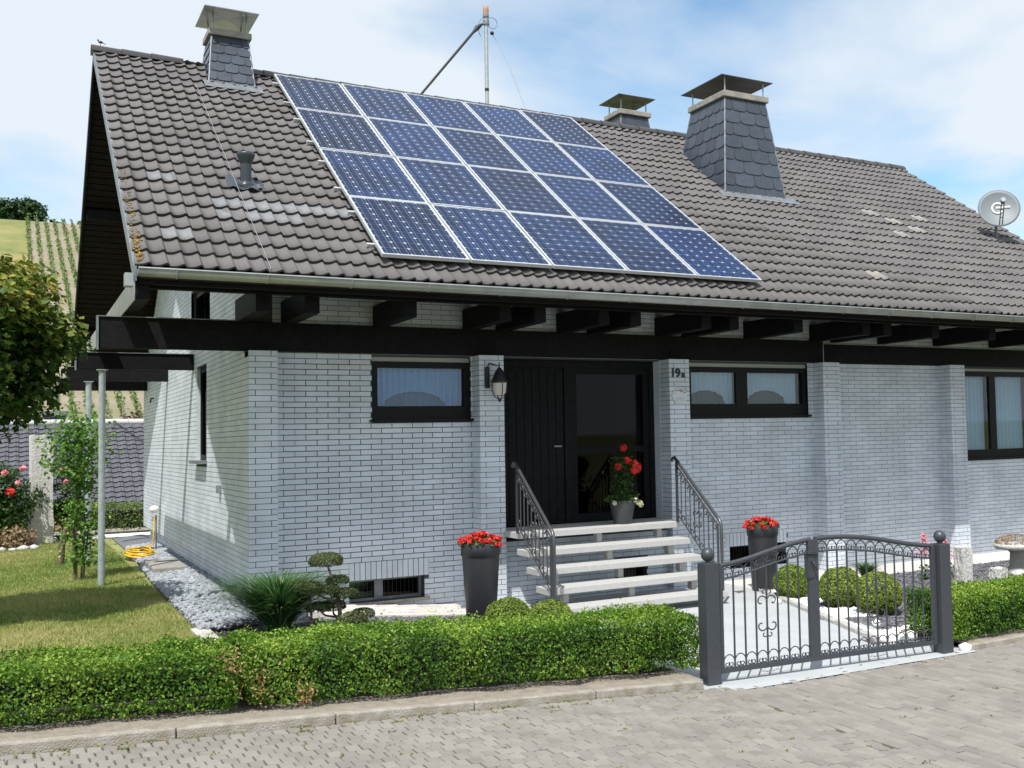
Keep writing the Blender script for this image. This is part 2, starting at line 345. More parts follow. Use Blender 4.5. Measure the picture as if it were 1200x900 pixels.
def ico():
    global ICO
    if ICO is None:
        bm = bmesh.new(); bmesh.ops.create_icosphere(bm, subdivisions=1, radius=1.0); ICO = (np.array([v.co[:] for v in bm.verts]), np.array([[v.index for v in f.verts] for f in bm.faces])); bm.free()
    return ICO
OCT = (np.array([(1,0,0),(-1,0,0),(0,1,0),(0,-1,0),(0,0,1),(0,0,-1)], float), np.array([(0,2,4),(2,1,4),(1,3,4),(3,0,4),(2,0,5),(1,2,5),(3,1,5),(0,3,5)]))
def stones(C, size, flat=0.6, base=None, jit=0.22, rng=RNG):
    v, f = base or ico(); n = len(C)
    s = (size*(0.6+0.8*rng.random(n)))[:, None, None]
    X = v[None]*(1+rng.normal(0, jit, (n, len(v), 1)))*s*np.stack([0.8+0.5*rng.random(n), 0.8+0.5*rng.random(n), np.full(n, flat)], 1)[:, None]
    th = rng.random(n)*6.283; c, q = np.cos(th)[:, None], np.sin(th)[:, None]
    X = np.stack([X[..., 0]*c-X[..., 1]*q, X[..., 0]*q+X[..., 1]*c, X[..., 2]], -1)+np.asarray(C)[:, None]
    Q = (f[None]+(np.arange(n)*len(v))[:, None, None]).reshape(-1, 3)
    return X.reshape(-1, 3), Q, np.repeat(rng.random(n), len(f))

# ------------------------------------------------------------------ heights of the ground
def zroad(x): return np.where(np.asarray(x, float) < 3.0, -0.47-0.06*(np.clip(x, -14, 3)-2.5), -0.50)
def zkerb(x): return zroad(x)+0.058
def zcourt(x): return np.interp(x, [1.0, 3.0], [-0.30, -0.49])
def zlawn(x, y):
    w = np.clip((np.asarray(y, float)+4.5)/3.0, 0, 1); w = w*w*(3-2*w)
    return (zkerb(x)-0.02)*(1-w)+(zcourt(x))*w
def project(P):
    P = np.atleast_2d(np.asarray(P, float)); d = P-np.array(CAMP); z = d@np.array(F)
    return 783+1266.1*(d@np.array(R1))/z, 444.4-1266.1*(d@np.array(U1))/z, z
def inview(P, pad=6):
    u, v, z = project(P); return (z > 0.5) & (u > -pad) & (u < 1200+pad) & (v > -pad) & (v < 900+pad)
def sheet(name, poly, zf, m, nx=24, ny=24, kind='structure'):
    """tessellated sheet over a convex polygon following the height zf(x,y)"""
    bm = bmesh.new(); f = bm.faces.new([bm.verts.new((x, y, 0)) for x, y in poly]); 
    xs = [p[0] for p in poly]; ys = [p[1] for p in poly]
    for i in range(1, nx):
        bmesh.ops.bisect_plane(bm, geom=bm.verts[:]+bm.edges[:]+bm.faces[:], plane_co=(min(xs)+(max(xs)-min(xs))*i/nx, 0, 0), plane_no=(1, 0, 0))
    for i in range(1, ny):
        bmesh.ops.bisect_plane(bm, geom=bm.verts[:]+bm.edges[:]+bm.faces[:], plane_co=(0, min(ys)+(max(ys)-min(ys))*i/ny, 0), plane_no=(0, 1, 0))
    for v in bm.verts: v.co.z = float(zf(v.co.x, v.co.y))
    bm.normal_update()
    if bm.faces[:] and bm.faces[:][0].normal.z < 0: bmesh.ops.reverse_faces(bm, faces=bm.faces[:])
    me = bpy.data.meshes.new(name); bm.to_mesh(me); bm.free(); me.materials.append(MATS[m])
    for p in me.polygons: p.use_smooth = True
    o = bpy.data.objects.new(name, me); link(o); tag(o, kind=kind); return o

# terrain to the horizon, falling away behind the garden
xs = np.concatenate([np.linspace(-1500, -60, 16), np.linspace(-50, 60, 34), np.linspace(75, 1500, 16)])
ys = np.concatenate([np.linspace(-1200, -40, 12), np.linspace(-30, 60, 46), np.linspace(70, 160, 12), np.linspace(200, 2200, 14)])
def zterr(x, y):
    d = np.clip((y-14.5)/22, 0, 1); d = d*d*(3-2*d)
    return -0.78-4.2*d+np.clip(np.abs(x)-120, 0, 1400)*0.012+np.clip(y-600, 0, 2000)*0.03
gx, gy = np.meshgrid(xs, ys, indexing='ij'); V = np.stack([gx, gy, zterr(gx, gy)], -1).reshape(-1, 3); n2 = len(ys)
Q = np.array([(i*n2+j, (i+1)*n2+j, (i+1)*n2+j+1, i*n2+j+1) for i in range(len(xs)-1) for j in range(n2-1)])
o = bigmesh('ground', V, Q, 'field', smooth=True); tag(o, kind='structure')

# the vineyard hill behind
HY0 = 118.0
def zhill(x, y):
    c = 306+0*x; t = np.minimum(y, c)
    return -6.2+(t-HY0)*0.356-np.clip(y-c, 0, 400)*0.22+1.1*np.sin(x*0.035+1)*np.sin(y*0.02)*np.clip((y-HY0)/60, 0, 1)*np.clip(np.abs(x-6)/40, 0, 1)-np.clip(np.abs(x)-200, 0, 400)*0.10
xs = np.concatenate([np.linspace(-420, -40, 26), np.linspace(-35, 35, 29), np.linspace(40, 420, 26)]); xs[np.argmin(np.abs(xs-0.8))] = 0.8; ys = np.linspace(HY0, 420, 61)
gx, gy = np.meshgrid(xs, ys, indexing='ij'); V = np.stack([gx, gy, zhill(gx, gy)], -1).reshape(-1, 3); n2 = len(ys)
Q = np.array([(i*n2+j, (i+1)*n2+j, (i+1)*n2+j+1, i*n2+j+1) for i in range(len(xs)-1) for j in range(n2-1)])
cx_ = V[Q].mean(1); mi = np.where((cx_[:, 0] > 0.9) & (cx_[:, 0] < 150) & (cx_[:, 1] < 304), 1, 0)
mi = np.where((cx_[:, 1] < 225) & (cx_[:, 0] > -60) & (cx_[:, 0] < 150), 1, mi)
o = bigmesh('hillside', V, Q, ['meadow', 'vine_soil'], smooth=True, mi=mi); tag(o, kind='structure')

# road with pavers
YK = -5.36                                   # front line of the kerb
o = sheet('road', [(-60, -16), (60, -16), (60, YK+0.1), (-60, YK+0.1)], lambda x, y: zroad(x)-0.014, 'paver_joint', 120, 2)
road = o
PV = []
def add_paver(x0, x1, y0, y1): PV.append((x0, x1, y0, y1))
y = YK-0.012; r = 0
while y > -10.2:
    x = -4.2+(r % 2)*0.044+random.uniform(-.01, .01)
    while x < 2.62:
        if x < 2.62 and (x > -2.9 or y > -7): add_paver(x, min(x+0.080, 2.672), y-0.1075, y)
        x += 0.088
    y -= 0.1155; r += 1
x = 2.68; r = 0
while x < 9.5:
    y = YK-0.012-(r % 2)*0.08
    if r % 2: add_paver(x, x+0.0825, YK-0.012-0.072, YK-0.012)
    while y > -10.4:
        add_paver(x, x+0.0825, y-0.1525, y); y -= 0.160
    x += 0.090; r += 1
PV = np.array(PV); cxy = np.stack([(PV[:, 0]+PV[:, 1])/2, (PV[:, 2]+PV[:, 3])/2], 1)
P3 = np.column_stack([cxy, zroad(cxy[:, 0])]); vis = inview(P3, 0); dist = np.linalg.norm(P3-np.array(CAMP), axis=1)
order = np.argsort(np.where(vis, dist, 1e6))[:300]; sel = np.zeros(len(PV), bool); sel[order] = True
def paver_mesh(w, d, name):
    b = 0.009; m = MB(); hx, hy = w/2, d/2
    vs = [(-hx,-hy,-.03),(hx,-hy,-.03),(hx,hy,-.03),(-hx,hy,-.03),(-hx,-hy,-b),(hx,-hy,-b),(hx,hy,-b),(-hx,hy,-b),(-hx+b,-hy+b,0),(hx-b,-hy+b,0),(hx-b,hy-b,0),(-hx+b,hy-b,0)]
    fs = [(0,1,5,4),(1,2,6,5),(2,3,7,6),(3,0,4,7),(4,5,9,8),(5,6,10,9),(6,7,11,10),(7,4,8,11),(8,9,10,11)]
    m.add(vs, fs); return m, vs, fs
pm_cache = {}
for i in np.nonzero(sel)[0]:
    w, d = round(PV[i, 1]-PV[i, 0], 3), round(PV[i, 3]-PV[i, 2], 3)
    if (w, d) not in pm_cache: pm_cache[(w, d)] = paver_mesh(w, d, 'paving_stone')[0].mesh('paving_stone', 'paver')
    o = bpy.data.objects.new('paving_stone', pm_cache[(w, d)]); o.location = (cxy[i, 0], cxy[i, 1], float(zroad(cxy[i, 0]))+random.uniform(-.004, .004)); o.rotation_euler = (random.gauss(0, .014), random.gauss(0, .014)+0.06*(cxy[i, 0] < 3), random.gauss(0, .01)); link(o, road)
rest = np.nonzero(~sel)[0]; VV = []; QQ = []; RR = []
for k, i in enumerate(rest):
    w, d = PV[i, 1]-PV[i, 0], PV[i, 3]-PV[i, 2]; _, vs, fs = paver_mesh(w, d, ''); vs = np.array(vs)
    a, b = random.gauss(0, .014), random.gauss(0, .014)+0.06*(-1)*(cxy[i, 0] < 3); dzz = random.uniform(-.004, .004)
    vs[:, 2] += vs[:, 0]*b+vs[:, 1]*a; th = random.gauss(0, .01)
    vs[:, 0], vs[:, 1] = vs[:, 0]-th*vs[:, 1], vs[:, 1]+th*vs[:, 0]
    VV.append(vs+np.array([cxy[i, 0], cxy[i, 1], float(zroad(cxy[i, 0]))+dzz])); QQ.append(np.array(fs)+12*k); RR.append(np.full(9, random.random()))
bigmesh('paving_stones', np.concatenate(VV), np.concatenate(QQ), 'paver', road, rnd=np.concatenate(RR), kind='stuff')
# moss and weeds in the joints
n = 190; px = np.where(RNG.random(190) < .8, RNG.uniform(-2.6, 2.6, 190), RNG.uniform(2.6, 6, 190)); py = np.where(RNG.random(n) < .45, YK-0.02-np.abs(RNG.normal(0, .05, n)), YK-RNG.uniform(0.02, 3.2, n))
py = np.round((py-YK)/0.1155)*0.1155+YK-0.014
P = np.repeat(np.column_stack([px, py, zroad(px)+0.004]), 9, 0)+RNG.normal(0, 1, (n*9, 3))*np.array([.022, .008, .004])
wd = foliage('joint_weeds', P, np.tile([0, -.3, 1.], (len(P), 1)), 0.016, 'box_dry', None, spread=0.9, bias=.15+.35*RNG.random(len(P))); tag(wd, kind='stuff')

# kerbs
def kerb_line(x0, x1, y0, y1, z, label, seglen=1.0):
    k = thing('kerb', (0.5*(x0+x1), y0, float(zroad(0.5*(x0+x1)))), label, 'kerb', 'concrete kerbs along the road')
    n = max(1, int(round((x1-x0)/seglen)))
    for i in range(n):
        a = x0+(x1-x0)*i/n+0.004; b = x0+(x1-x0)*(i+1)/n-0.004; ya = y0+(y1-y0)*i/n; yb = y0+(y1-y0)*(i+1)/n; dz = random.uniform(-.004, .004)
        m = MB(); za, zb = float(zkerb(a))+dz, float(zkerb(b))+dz
        m.frustum([(a,ya,za-.25),(b,yb,zb-.25),(b,yb+.085,zb-.25),(a,ya+.085,za-.25)], [(a,ya+.012,za),(b,yb+.012,zb),(b,yb+.085,zb),(a,ya+.085,za)])
        m.build('kerb_stone', 'kerb', k, bevel=0.01)
kerb_line(-14, 2.56, YK, YK, 0, 'long weathered concrete kerb in front of the clipped hedge left of the gate')
kerb_line(5.42, 12.5, -5.52, -5.36, 0, 'short concrete kerb in front of the hedge right of the gate')

# soil strips, lawn, court, beds
SB = sheet('soil_strip', [(-14, YK+.08), (2.6, YK+.08), (2.6, -4.2), (-14, -4.2)], lambda x, y: zkerb(x)-0.012+0.01*math.sin(x*9)*math.sin(y*31), 'soil', 50, 6)
sheet('soil_strip', [(5.44, -5.44), (12.5, -5.28), (12.5, -4.5), (5.44, -4.5)], lambda x, y: -0.45, 'soil', 8, 4)
LAWN = [(-14, -4.3), (-0.62, -4.3), (-0.62, -1.25), (-0.62, -0.9), (-0.55, 3.8), (-0.40, 8.0), (-0.35, 12.6), (-14, 12.6)]
sheet('lawn', LAWN, zlawn, 'grass_soil', 24, 24)
sheet('court', [(1.9, -5.50), (5.45, -5.56), (5.45, -4.63), (6.25, -0.86), (6.25, -0.0), (1.9, -0.0)], lambda x, y: zcourt(max(x, 2.9))-0.006+(0.02 if False else 0), 'court', 12, 12)
sheet('gravel_bed', [(4.9, -4.75), (13.6, -4.75), (13.6, -0.95), (5.9, -0.95)], lambda x, y: -0.505+0.02*math.sin(x*3)*math.sin(y*2.3), 'gravel_bed', 16, 12)
sheet('wall_path', [(5.9, -0.96), (14.2, -0.96), (14.2, 0.05), (5.9, 0.05)], lambda x, y: -0.50, 'slab_pale', 6, 2)
sheet('planting_bed', [(-0.62, -4.3), (2.7, -4.3), (2.7, -0.98), (-0.62, -0.98)], lambda x, y: float(zlawn(x, y))-0.012, 'gravel_bed', 14, 10)
sheet('gravel_strip', [(-0.62, -0.98), (0.45, -0.98), (0.45, 0.2), (0.2, 12.6), (-0.42, 12.6), (-0.42, 8.0), (-0.56, 3.8)], lambda x, y: -0.30+0.05*max(0, 1-abs(x-0.1)/0.5), 'gravel_bed_light', 10, 24)
sheet('garden_path', [(-14, 12.55), (12, 12.55), (12, 13.5), (-14, 13.5)], lambda x, y: -0.27, 'pebble_white', 4, 2)
sheet('garden_bed', [(-14, 13.5), (12, 13.5), (12, 17.0), (-14, 17.0)], lambda x, y: -0.32, 'soil', 4, 2)
# border slabs that close the lawn and the cellar-window paving
bs = thing('border_slabs', (-0.55, -1.15, -0.3), 'pale concrete border slabs between lawn end and grass tuft', 'paving')
for i in range(3):
    m = MB(); m.box(-0.66, -0.50, -1.72+i*0.30, -1.43+i*0.30, -0.36, -0.268); m.build('slab', 'slab_pale', bs, bevel=0.006)
cp = thing('cellar_paving', (1.3, -0.5, -0.33), 'pale paving stones in front of the left cellar window', 'paving')
cpm = {}
for i in range(7):
    for j in range(4):
        x0 = 0.62+i*0.245+(j % 2)*0.08; y0 = -1.0+j*0.25; xc, yc = x0+.12, y0+.122
        if 'a' not in cpm:
            q = MB(); q.box(-.119, .119, -.119, .119, -.06, 0); cpm['a'] = q.mesh('paving_slab', 'slab_pale')
        o = bpy.data.objects.new('paving_slab', cpm['a']); link(o, cp); o.location = Vector((xc, yc, float(zcourt(xc))+0.012+random.uniform(-.004, .004)))-cp.location; o.rotation_euler = (random.gauss(0, .01), 0.06 if xc > 1 else 0, random.gauss(0, .01))
# light stones along the side wall
n = 6200; py = RNG.uniform(-1.0, 9.5, n); lo = np.interp(py, [-1, 3.8, 8, 12.6], [-.60, -.55, -.41, -.40]); px = lo+(0.16-lo)*RNG.random(n)
V, Q, R_ = stones(np.column_stack([px, py, -0.27+0.05*np.clip(1-np.abs(px-.1)/.5, 0, 1)+RNG.random(n)*.035]), np.where(py < 1.5, 0.026, 0.032), 0.7, jit=.16)
o = bigmesh('gravel_stones', V, Q, 'gravel_light', rnd=R_); tag(o, kind='stuff')
# dark grit in the beds
n = 16000; px = RNG.uniform(5.2, 12.5, n); py = RNG.uniform(-4.7, -0.97, n); k = px > 5.05+(py+4.63)*0.325+.28; px, py = px[k], py[k]
n1 = 5200; qx = RNG.uniform(-.55, 2.6, n1); qy = RNG.uniform(-3.2, -1.0, n1)
C_ = np.concatenate([np.column_stack([px, py, np.full(len(px), -0.492)]), np.column_stack([qx, qy, zlawn(qx, qy)-.004])])
V, Q, R_ = stones(C_, 0.017, 0.7, base=OCT)
o = bigmesh('dark_grit', V, Q, 'gravel_dark', rnd=R_); tag(o, kind='stuff')
# lawn blades
n = 190000; px = -0.6-np.abs(RNG.random(n))**1.0*5.2; py = -4.25+RNG.random(n)**1.15*16.8
k = px < np.interp(py, [-1, 3.8, 8, 12.6], [-.60, -.555, -.41, -.365]); px, py = px[k], py[k]; n = len(px)
h = 0.022+0.03*RNG.random(n); th = RNG.random(n)*6.283; w = 0.0045
B = np.column_stack([px, py, zlawn(px, py)-.004]); d = np.column_stack([np.cos(th), np.sin(th), np.zeros(n)]); le = RNG.normal(0, .55, (n, 3)); le[:, 2] = 1
V = np.stack([B-d*w, B+d*w, B+le*h[:, None]], 1).reshape(-1, 3); Q = np.arange(n*3).reshape(n, 3)
dry = vnoise(np.column_stack([px, py, px*0]), 0.55, 1)*0.6+vnoise(np.column_stack([px, py, px*0]), 2.3, 2)*0.4
o = bigmesh('lawn_grass', V, Q, 'lawn_blade', rnd=np.clip((dry-.5)*1.6+.47+RNG.normal(0, .17, n), 0, 1)); tag(o, kind='stuff')

# ------------------------------------------------------------------ the house
house = thing('house', (6.5, 5.0, -0.5), 'white brick bungalow with dark tiled gable roof and black timber beams', 'house')
HH = 0.0627; ZT = 2.6125
def course_z(j): return ZT-j*HH                       # top of course j (downwards positive)
def subtract(a, b, cuts):
    segs = [(a, b)]
    for c, d in cuts:
        ns = []
        for s, e in segs:
            if d <= s or c >= e: ns.append((s, e)); continue
            if c > s: ns.append((s, c))
            if d < e: ns.append((d, e))
        segs = ns
    return [(s, e) for s, e in segs if e-s > 0.022]
def bricks2d(u0, u1, z0, z1, holes, phase=0.0, lim=None):
    """running bond rectangles (ua,ub,za,zb); holes = (u0,u1,z0,z1)"""
    out = []; J = 0.0065
    j0 = int(math.floor((ZT-z1)/HH)); j1 = int(math.ceil((ZT-z0)/HH))
    for j in range(j0, j1):
        zt = min(course_z(j), z1); zb = max(course_z(j+1), z0)
        if zt-zb < 0.02: continue
        zt2 = zt-J
        a0, b0 = (u0, u1) if lim is None else lim(zt)
        if b0-a0 < 0.05: continue
        cuts = [(h[0], h[1]) for h in holes if h[2] < zt-0.012 and h[3] > zb+0.012]
        off = phase+(0.125 if j % 2 else 0.0); k = math.floor((a0-off)/0.25)
        while off+k*0.25 < b0:
            a = max(a0, off+k*0.25); b = min(b0, off+(k+1)*0.25-J)
            for s, e in (subtract(a, b, cuts) if b-a > 0.022 else []): out.append((s, e, zb, zt2))
            k += 1
    return out
def rects(u0, u1, z0, z1, holes):
    us = sorted({u0, u1, *[min(max(h[i], u0), u1) for h in holes for i in (0, 1)]}); out = []
    for a, b in zip(us, us[1:]):
        if b-a < 1e-4: continue
        c = 0.5*(a+b)
        for s, e in subtract(z0, z1, [(h[2], h[3]) for h in holes if h[0] < c < h[1]]): out.append((a, b, s, e))
    return out
WIN1 = (1.425, 2.66, 1.80, 2.585); WIN2 = (5.86, 7.995, 1.80, 2.585); WIN3 = (11.20, 12.95, 1.05, 2.575)
CEL1 = (1.143, 2.045, -0.30, -0.045); CEL2 = (6.50, 7.50, -0.335, -0.03); DOOR = (3.0, 5.41, 0.40, 2.60)
SOLD1 = (1.143, 2.10, -0.045, 0.1672); SOLD2 = (6.44, 7.52, -0.03, 0.1672)
XR = 13.25; YB = 10.7
# front wall
fw_holes = [WIN1, WIN2, WIN3, CEL1, CEL2, (3.0, 5.41, -1, 2.60)]
m = MB()
for a, b, s, e in rects(0.14, XR-.02, -0.75, 3.30, fw_holes): m.box(a, b, 0.004, 0.24, s, e)
front = m.build('front_wall', 'joint', house)
BR = bricks2d(0.30, XR, -0.60, 3.28, fw_holes+[SOLD1, SOLD2], 0.543)
B6 = np.array([(a, b, 0.0, 0.04, s, e) for a, b, s, e in BR])
for (a, b, s, e), n in ((SOLD1, 15), (SOLD2, 17)):
    w = (b-a)/n; B6 = np.vstack([B6, [(a+i*w+.004, a+(i+1)*w-.004, 0.0, 0.04, s+.004, e-.006) for i in range(n)]])
P3 = np.column_stack([(B6[:, 0]+B6[:, 1])/2, B6[:, 2], (B6[:, 4]+B6[:, 5])/2]); full = (B6[:, 1]-B6[:, 0] > 0.235) & (B6[:, 4] > -0.25) & (B6[:, 5] < 2.6) & inview(P3)
dist = np.linalg.norm(P3-np.array(CAMP), axis=1); order = np.argsort(np.where(full, dist, 1e6))[:300]; sel = np.zeros(len(B6), bool); sel[order] = True
def brick_mesh(w, d, h):
    b = 0.003; m = MB(); x, z = w/2, h/2
    m.add([(-x,0+b,-z),(x,b,-z),(x,b,z),(-x,b,z),(-x+b,0,-z+b),(x-b,0,-z+b),(x-b,0,z-b),(-x+b,0,z-b),(-x,d,-z),(x,d,-z),(x,d,z),(-x,d,z)],
      [(4,5,6,7),(0,1,5,4),(1,2,6,5),(2,3,7,6),(3,0,4,7),(0,8,9,1),(1,9,10,2),(2,10,11,3),(3,11,8,0)]); return m.mesh('brick', 'brick')
bmesh0 = brick_mesh(0.2415, 0.03, HH-.0085)
for i in np.nonzero(sel)[0]:
    o = bpy.data.objects.new('brick', bmesh0); link(o, front); o.location = Vector((P3[i, 0], random.uniform(-.0012, .0012), P3[i, 2]))-worig(front)
V, Q = boxes(B6[~sel]); bigmesh('bricks', V, Q, 'brick', front, kind='stuff', rnd=brnd(Q))
# side wall (faces -x) up to the roof
TP = 0.6587; PD = -0.25
def zroof(y): return 3.468+TP*(y+1.274)
YRIDGE = 4.48; ZRIDGE = zroof(YRIDGE)
def zroof2(y): return zroof(y) if y <= YRIDGE else ZRIDGE-TP*(y-YRIDGE)
SWIN = (2.74, 3.62, 1.32, 2.66); SWIN2 = (2.45, 4.2, 3.05, 3.78)
PLZ = 0.06
m = MB()
for a, b, s, e in rects(-0.21, YB, PLZ, 3.1, [SWIN, (SWIN2[0], SWIN2[1], SWIN2[2], 3.1), (-1, 0.012, 2.60, 4)]): m.box(0.004, 0.25, a, b, s, e)
zA = 3.1
top = [(0.0, zroof2(0.0)-.25), (YRIDGE, ZRIDGE-.25), (YB-1.6, zroof2(YB-1.6)-.25)]
for (ya, za), (yb, zb) in (((0.02, 3.25), (2.45, zroof2(2.45)-.25)), ((4.2, zroof2(4.2)-.25), (YRIDGE, ZRIDGE-.25)), ((YRIDGE, ZRIDGE-.25), (9.9, zroof2(9.9)-.25))):
    m.add([(0.004,ya,zA),(0.004,yb,zA),(0.004,yb,zb),(0.004,ya,za),(0.25,ya,zA),(0.25,yb,zA),(0.25,yb,zb),(0.25,ya,za)], [(0,1,2,3)[::-1],(4,5,6,7),(0,4,7,3)[::-1],(1,5,6,2),(3,7,6,2)[::-1]])
m.box(0.004, 0.25, 2.45, 4.2, SWIN2[3], 5.6)
m.box(0.124, 0.3, 0.25, YB, -0.75, PLZ); m.box(0.004, 0.3, -0.2, 0.115, -0.75, PLZ)      # recessed plinth core
side = m.build('side_wall', 'joint', house)
def ylim(z):
    if z < 2.61: return (PD+.0312, YB)
    if z < 3.2: return (0.012, YB)
    return (max(0.012, YRIDGE-(ZRIDGE-.3-z)/TP), min(YB, YRIDGE+(ZRIDGE-.3-z)/TP))
SB_ = bricks2d(-0.25, YB, PLZ, ZRIDGE-.5, [SWIN, SWIN2], 0.0, ylim)
B = np.array([(0.0, 0.04, a, b, s, e) for a, b, s, e in SB_])
B2 = np.array([(0.12, 0.15, a, b, s, e) for a, b, s, e in bricks2d(0.122, YB, -0.6, PLZ-.004, [], 0.1)])
B3 = np.array([(0.0, 0.03, a, b, s, e) for a, b, s, e in bricks2d(PD+.0312, 0.118, -0.6, PLZ-.004, [], 0.0)])
V, Q = boxes(np.vstack([B, B2, B3])); bigmesh('bricks', V, Q, 'brick', side, kind='stuff', rnd=brnd(Q))
m = MB(); m.box(0.26, XR, YB-.25, YB, -0.75, 3.25); m.build('back_wall', 'render_wall', house)
m = MB(); m.box(XR-.25, XR, 0.25, YB-.26, -0.75, 3.25)
m.add([(XR,.25,3.25),(XR,YB-.26,3.25),(XR,YRIDGE,ZRIDGE-.3),(XR-.25,.25,3.25),(XR-.25,YB-.26,3.25),(XR-.25,YRIDGE,ZRIDGE-.3)], [(0,1,2),(5,4,3),(0,2,5,3),(2,1,4,5)])
m.build('gable_wall', 'render_wall', house)
for bx in ((0.0015, .044, SWIN[1]-.010, SWIN[1]+.001, SWIN[2], SWIN[3]), (5.4035, 5.4088, -.001, .168, .443, 2.598)):
    m = MB(); m.box(*bx); m.build('jamb', 'brick', house)
# pilasters
PD = -0.25
for pi, (a, b) in enumerate(((0.0, 0.305), (2.68, 3.0), (5.41, 5.73), (8.09, 8.41), (10.72, 11.05))):
    m = MB(); m.box(a+.004, b-.004, PD+.004, 0.003, -0.75, 2.611); p = m.build('pilaster', 'joint', house)
    out = []
    for j in range(-0, 52):
        zt = course_z(j)-.0065; zb = course_z(j+1)
        f = 0.065
        if j % 2: segs = [(a, a+f), (a+f+.0085, b)]
        else: segs = [(a, b-f-.0085), (b-f, b)]
        out += [(s, e, PD, PD+.03, zb, zt) for s, e in segs]
        if pi > 0:
            mid = -0.125
            out += [(a, a+.03, PD+.0305, (mid if j % 2 else -0.001)-.008*(j % 2), zb, zt)]
            if j % 2: out += [(a, a+.03, mid, -0.001, zb, zt)]
        out += [(b-.03, b, PD+.0305, -0.001, zb, zt)]
    V, Q = boxes(np.array(out)); bigmesh('bricks', V, Q, 'brick', p, kind='stuff', rnd=brnd(Q))
# foundation under the porch
m = MB()
for a, b, s, e in rects(3.0, 5.41, -0.75, 0.30, [(4.62, 5.08, -0.34, -0.06)]): m.box(a, b, -0.096, 0.2, s, e)
fnd = m.build('porch_foundation', 'joint', house)
B = np.array([(a, b, -.10, -.06, s, e) for a, b, s, e in bricks2d(3.002, 5.408, -0.62, 0.30, [(4.62, 5.08, -0.34, -0.06)], 0.1)])
V, Q = boxes(B); bigmesh('bricks', V, Q, 'brick', fnd, kind='stuff', rnd=brnd(Q))
m = MB(); m.box(3.002, 5.408, 0.2, 1.2, -0.75, 0.38); m.build('porch_base', 'concrete', house)

# windows -----------------------------------------------------------
def window(x0, x1, z0, z1, y, fr, panes, name='window', box_h=0.0, bot=None, gl='glass'):
    """frame bars + panes facing -y"""
    m = MB(); bot = bot or fr; zt = z1-box_h
    m.box(x0, x1, y, y+.09, z0, z0+bot); m.box(x0, x1, y, y+.09, zt-fr, zt)
    m.box(x0, x0+fr, y, y+.09, z0+bot, zt-fr); m.box(x1-fr, x1, y, y+.09, z0+bot, zt-fr)
    w = m.build(name, 'frame', house)
    ins = []
    for (pa, pb) in panes:
        q = MB(); t = 0.028
        q.box(pa, pb, y+.02, y+.024, z0+bot, zt-fr); pn = q.build('pane', gl, w)
        ins.append((pa, pb))
    for (a, b), (c, d) in zip(panes, panes[1:]):
        q = MB(); q.box(b, c, y-.006, y+.085, z0+bot+.002, zt-fr-.002); q.build('mullion', 'frame', w)
    if box_h:
        q = MB(); q.box(x0+.002, x1-.002, y+.01, y+.12, zt+.002, z1+.03); q.build('shutter_box', 'shutter_box', w)
    q = MB(); q.box(x0-.03, x1+.03, y-.075, y+.04, z0-.035, z0-.004); q.build('sill', 'frame', w)
    return w
window(1.428, 2.657, 1.838, 2.575, 0.03, 0.075, [(1.503, 2.56)], box_h=0.045, bot=0.155)
m = MB(); m.box(2.56, 2.60, 0.02, 0.10, 1.995, 2.455)
window(5.863, 7.992, 1.838, 2.575, 0.03, 0.075, [(5.938, 6.70), (6.90, 7.87)], box_h=0.045, bot=0.165)
window(11.203, 12.947, 1.088, 2.57, 0.03, 0.085, [(11.29, 11.91), (12.06, 12.86)], box_h=0.04, bot=0.13)
def curtain(x0, x1, z0, z1, y, label, arch=None, mt='curtain', per=0.085):
    n = int((x1-x0)/0.012); m = MB(); vs = []; fs = []
    for i in range(n+1):
        x = x0+(x1-x0)*i/n; yy = y+0.022*math.sin(x*2*math.pi/per+1.7*math.sin(x*7.3))
        zb = z0
        if arch:
            c, hw, h = arch; t = (x-c)/hw
            if abs(t) < 1: zb = z0+h*math.sqrt(1-t*t)+0.006*abs(math.sin(x*60))
        vs += [(x, yy, zb), (x, yy, z1)]
    for i in range(n): fs.append((2*i, 2*i+2, 2*i+3, 2*i+1))
    m.add(vs, fs, True); o = m.build('curtain', mt, None, loc=(0.5*(x0+x1), y, z0)); tag(o, label, 'curtain', 'net curtains behind the house windows'); return o
curtain(1.50, 2.60, 2.0, 2.47, 0.17, 'pale net curtain with arched hem behind the small window by the lantern', (2.0, 0.38, 0.17), mt='curtain_sky_tint')
curtain(5.93, 6.72, 2.0, 2.47, 0.17, 'pale net curtain with arched hem in the window pane beside the house number', (6.26, 0.34, 0.20))
curtain(6.88, 7.89, 2.0, 2.47, 0.17, 'pale net curtain with arched hem in the pane farther from the house number', (7.33, 0.36, 0.20))
curtain(11.27, 11.93, 1.2, 2.5, 0.18, 'long pleated curtain in the tall window next to the last brick pilaster')
curtain(12.04, 12.88, 1.2, 2.5, 0.18, 'long pleated curtain in the tall window away from the last brick pilaster')
for x0_, x1_, mm, lb in ((1.44, 2.62, 'curtain_back_sky_tint', 'inner curtain tinted dark blue like reflected sky behind the small window by the lantern'), (5.90, 7.92, 'curtain_back', 'dark inner curtain behind the two-pane window beside the house number')):
    curtain(x0_, x1_, 1.97, 2.49, 0.225, lb, mt=mm)
# dark rooms behind the glass
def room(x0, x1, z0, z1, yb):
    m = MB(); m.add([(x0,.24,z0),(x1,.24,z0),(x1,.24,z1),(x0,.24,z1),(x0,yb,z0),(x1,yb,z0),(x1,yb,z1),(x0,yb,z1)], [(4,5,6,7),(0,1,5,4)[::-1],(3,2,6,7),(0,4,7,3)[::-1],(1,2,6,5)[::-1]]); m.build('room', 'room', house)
room(1.30, 2.70, 0.45, 2.7, 2.2); room(5.75, 8.1, 0.45, 2.7, 2.6); room(11.1, 13.0, 0.45, 2.7, 2.6)
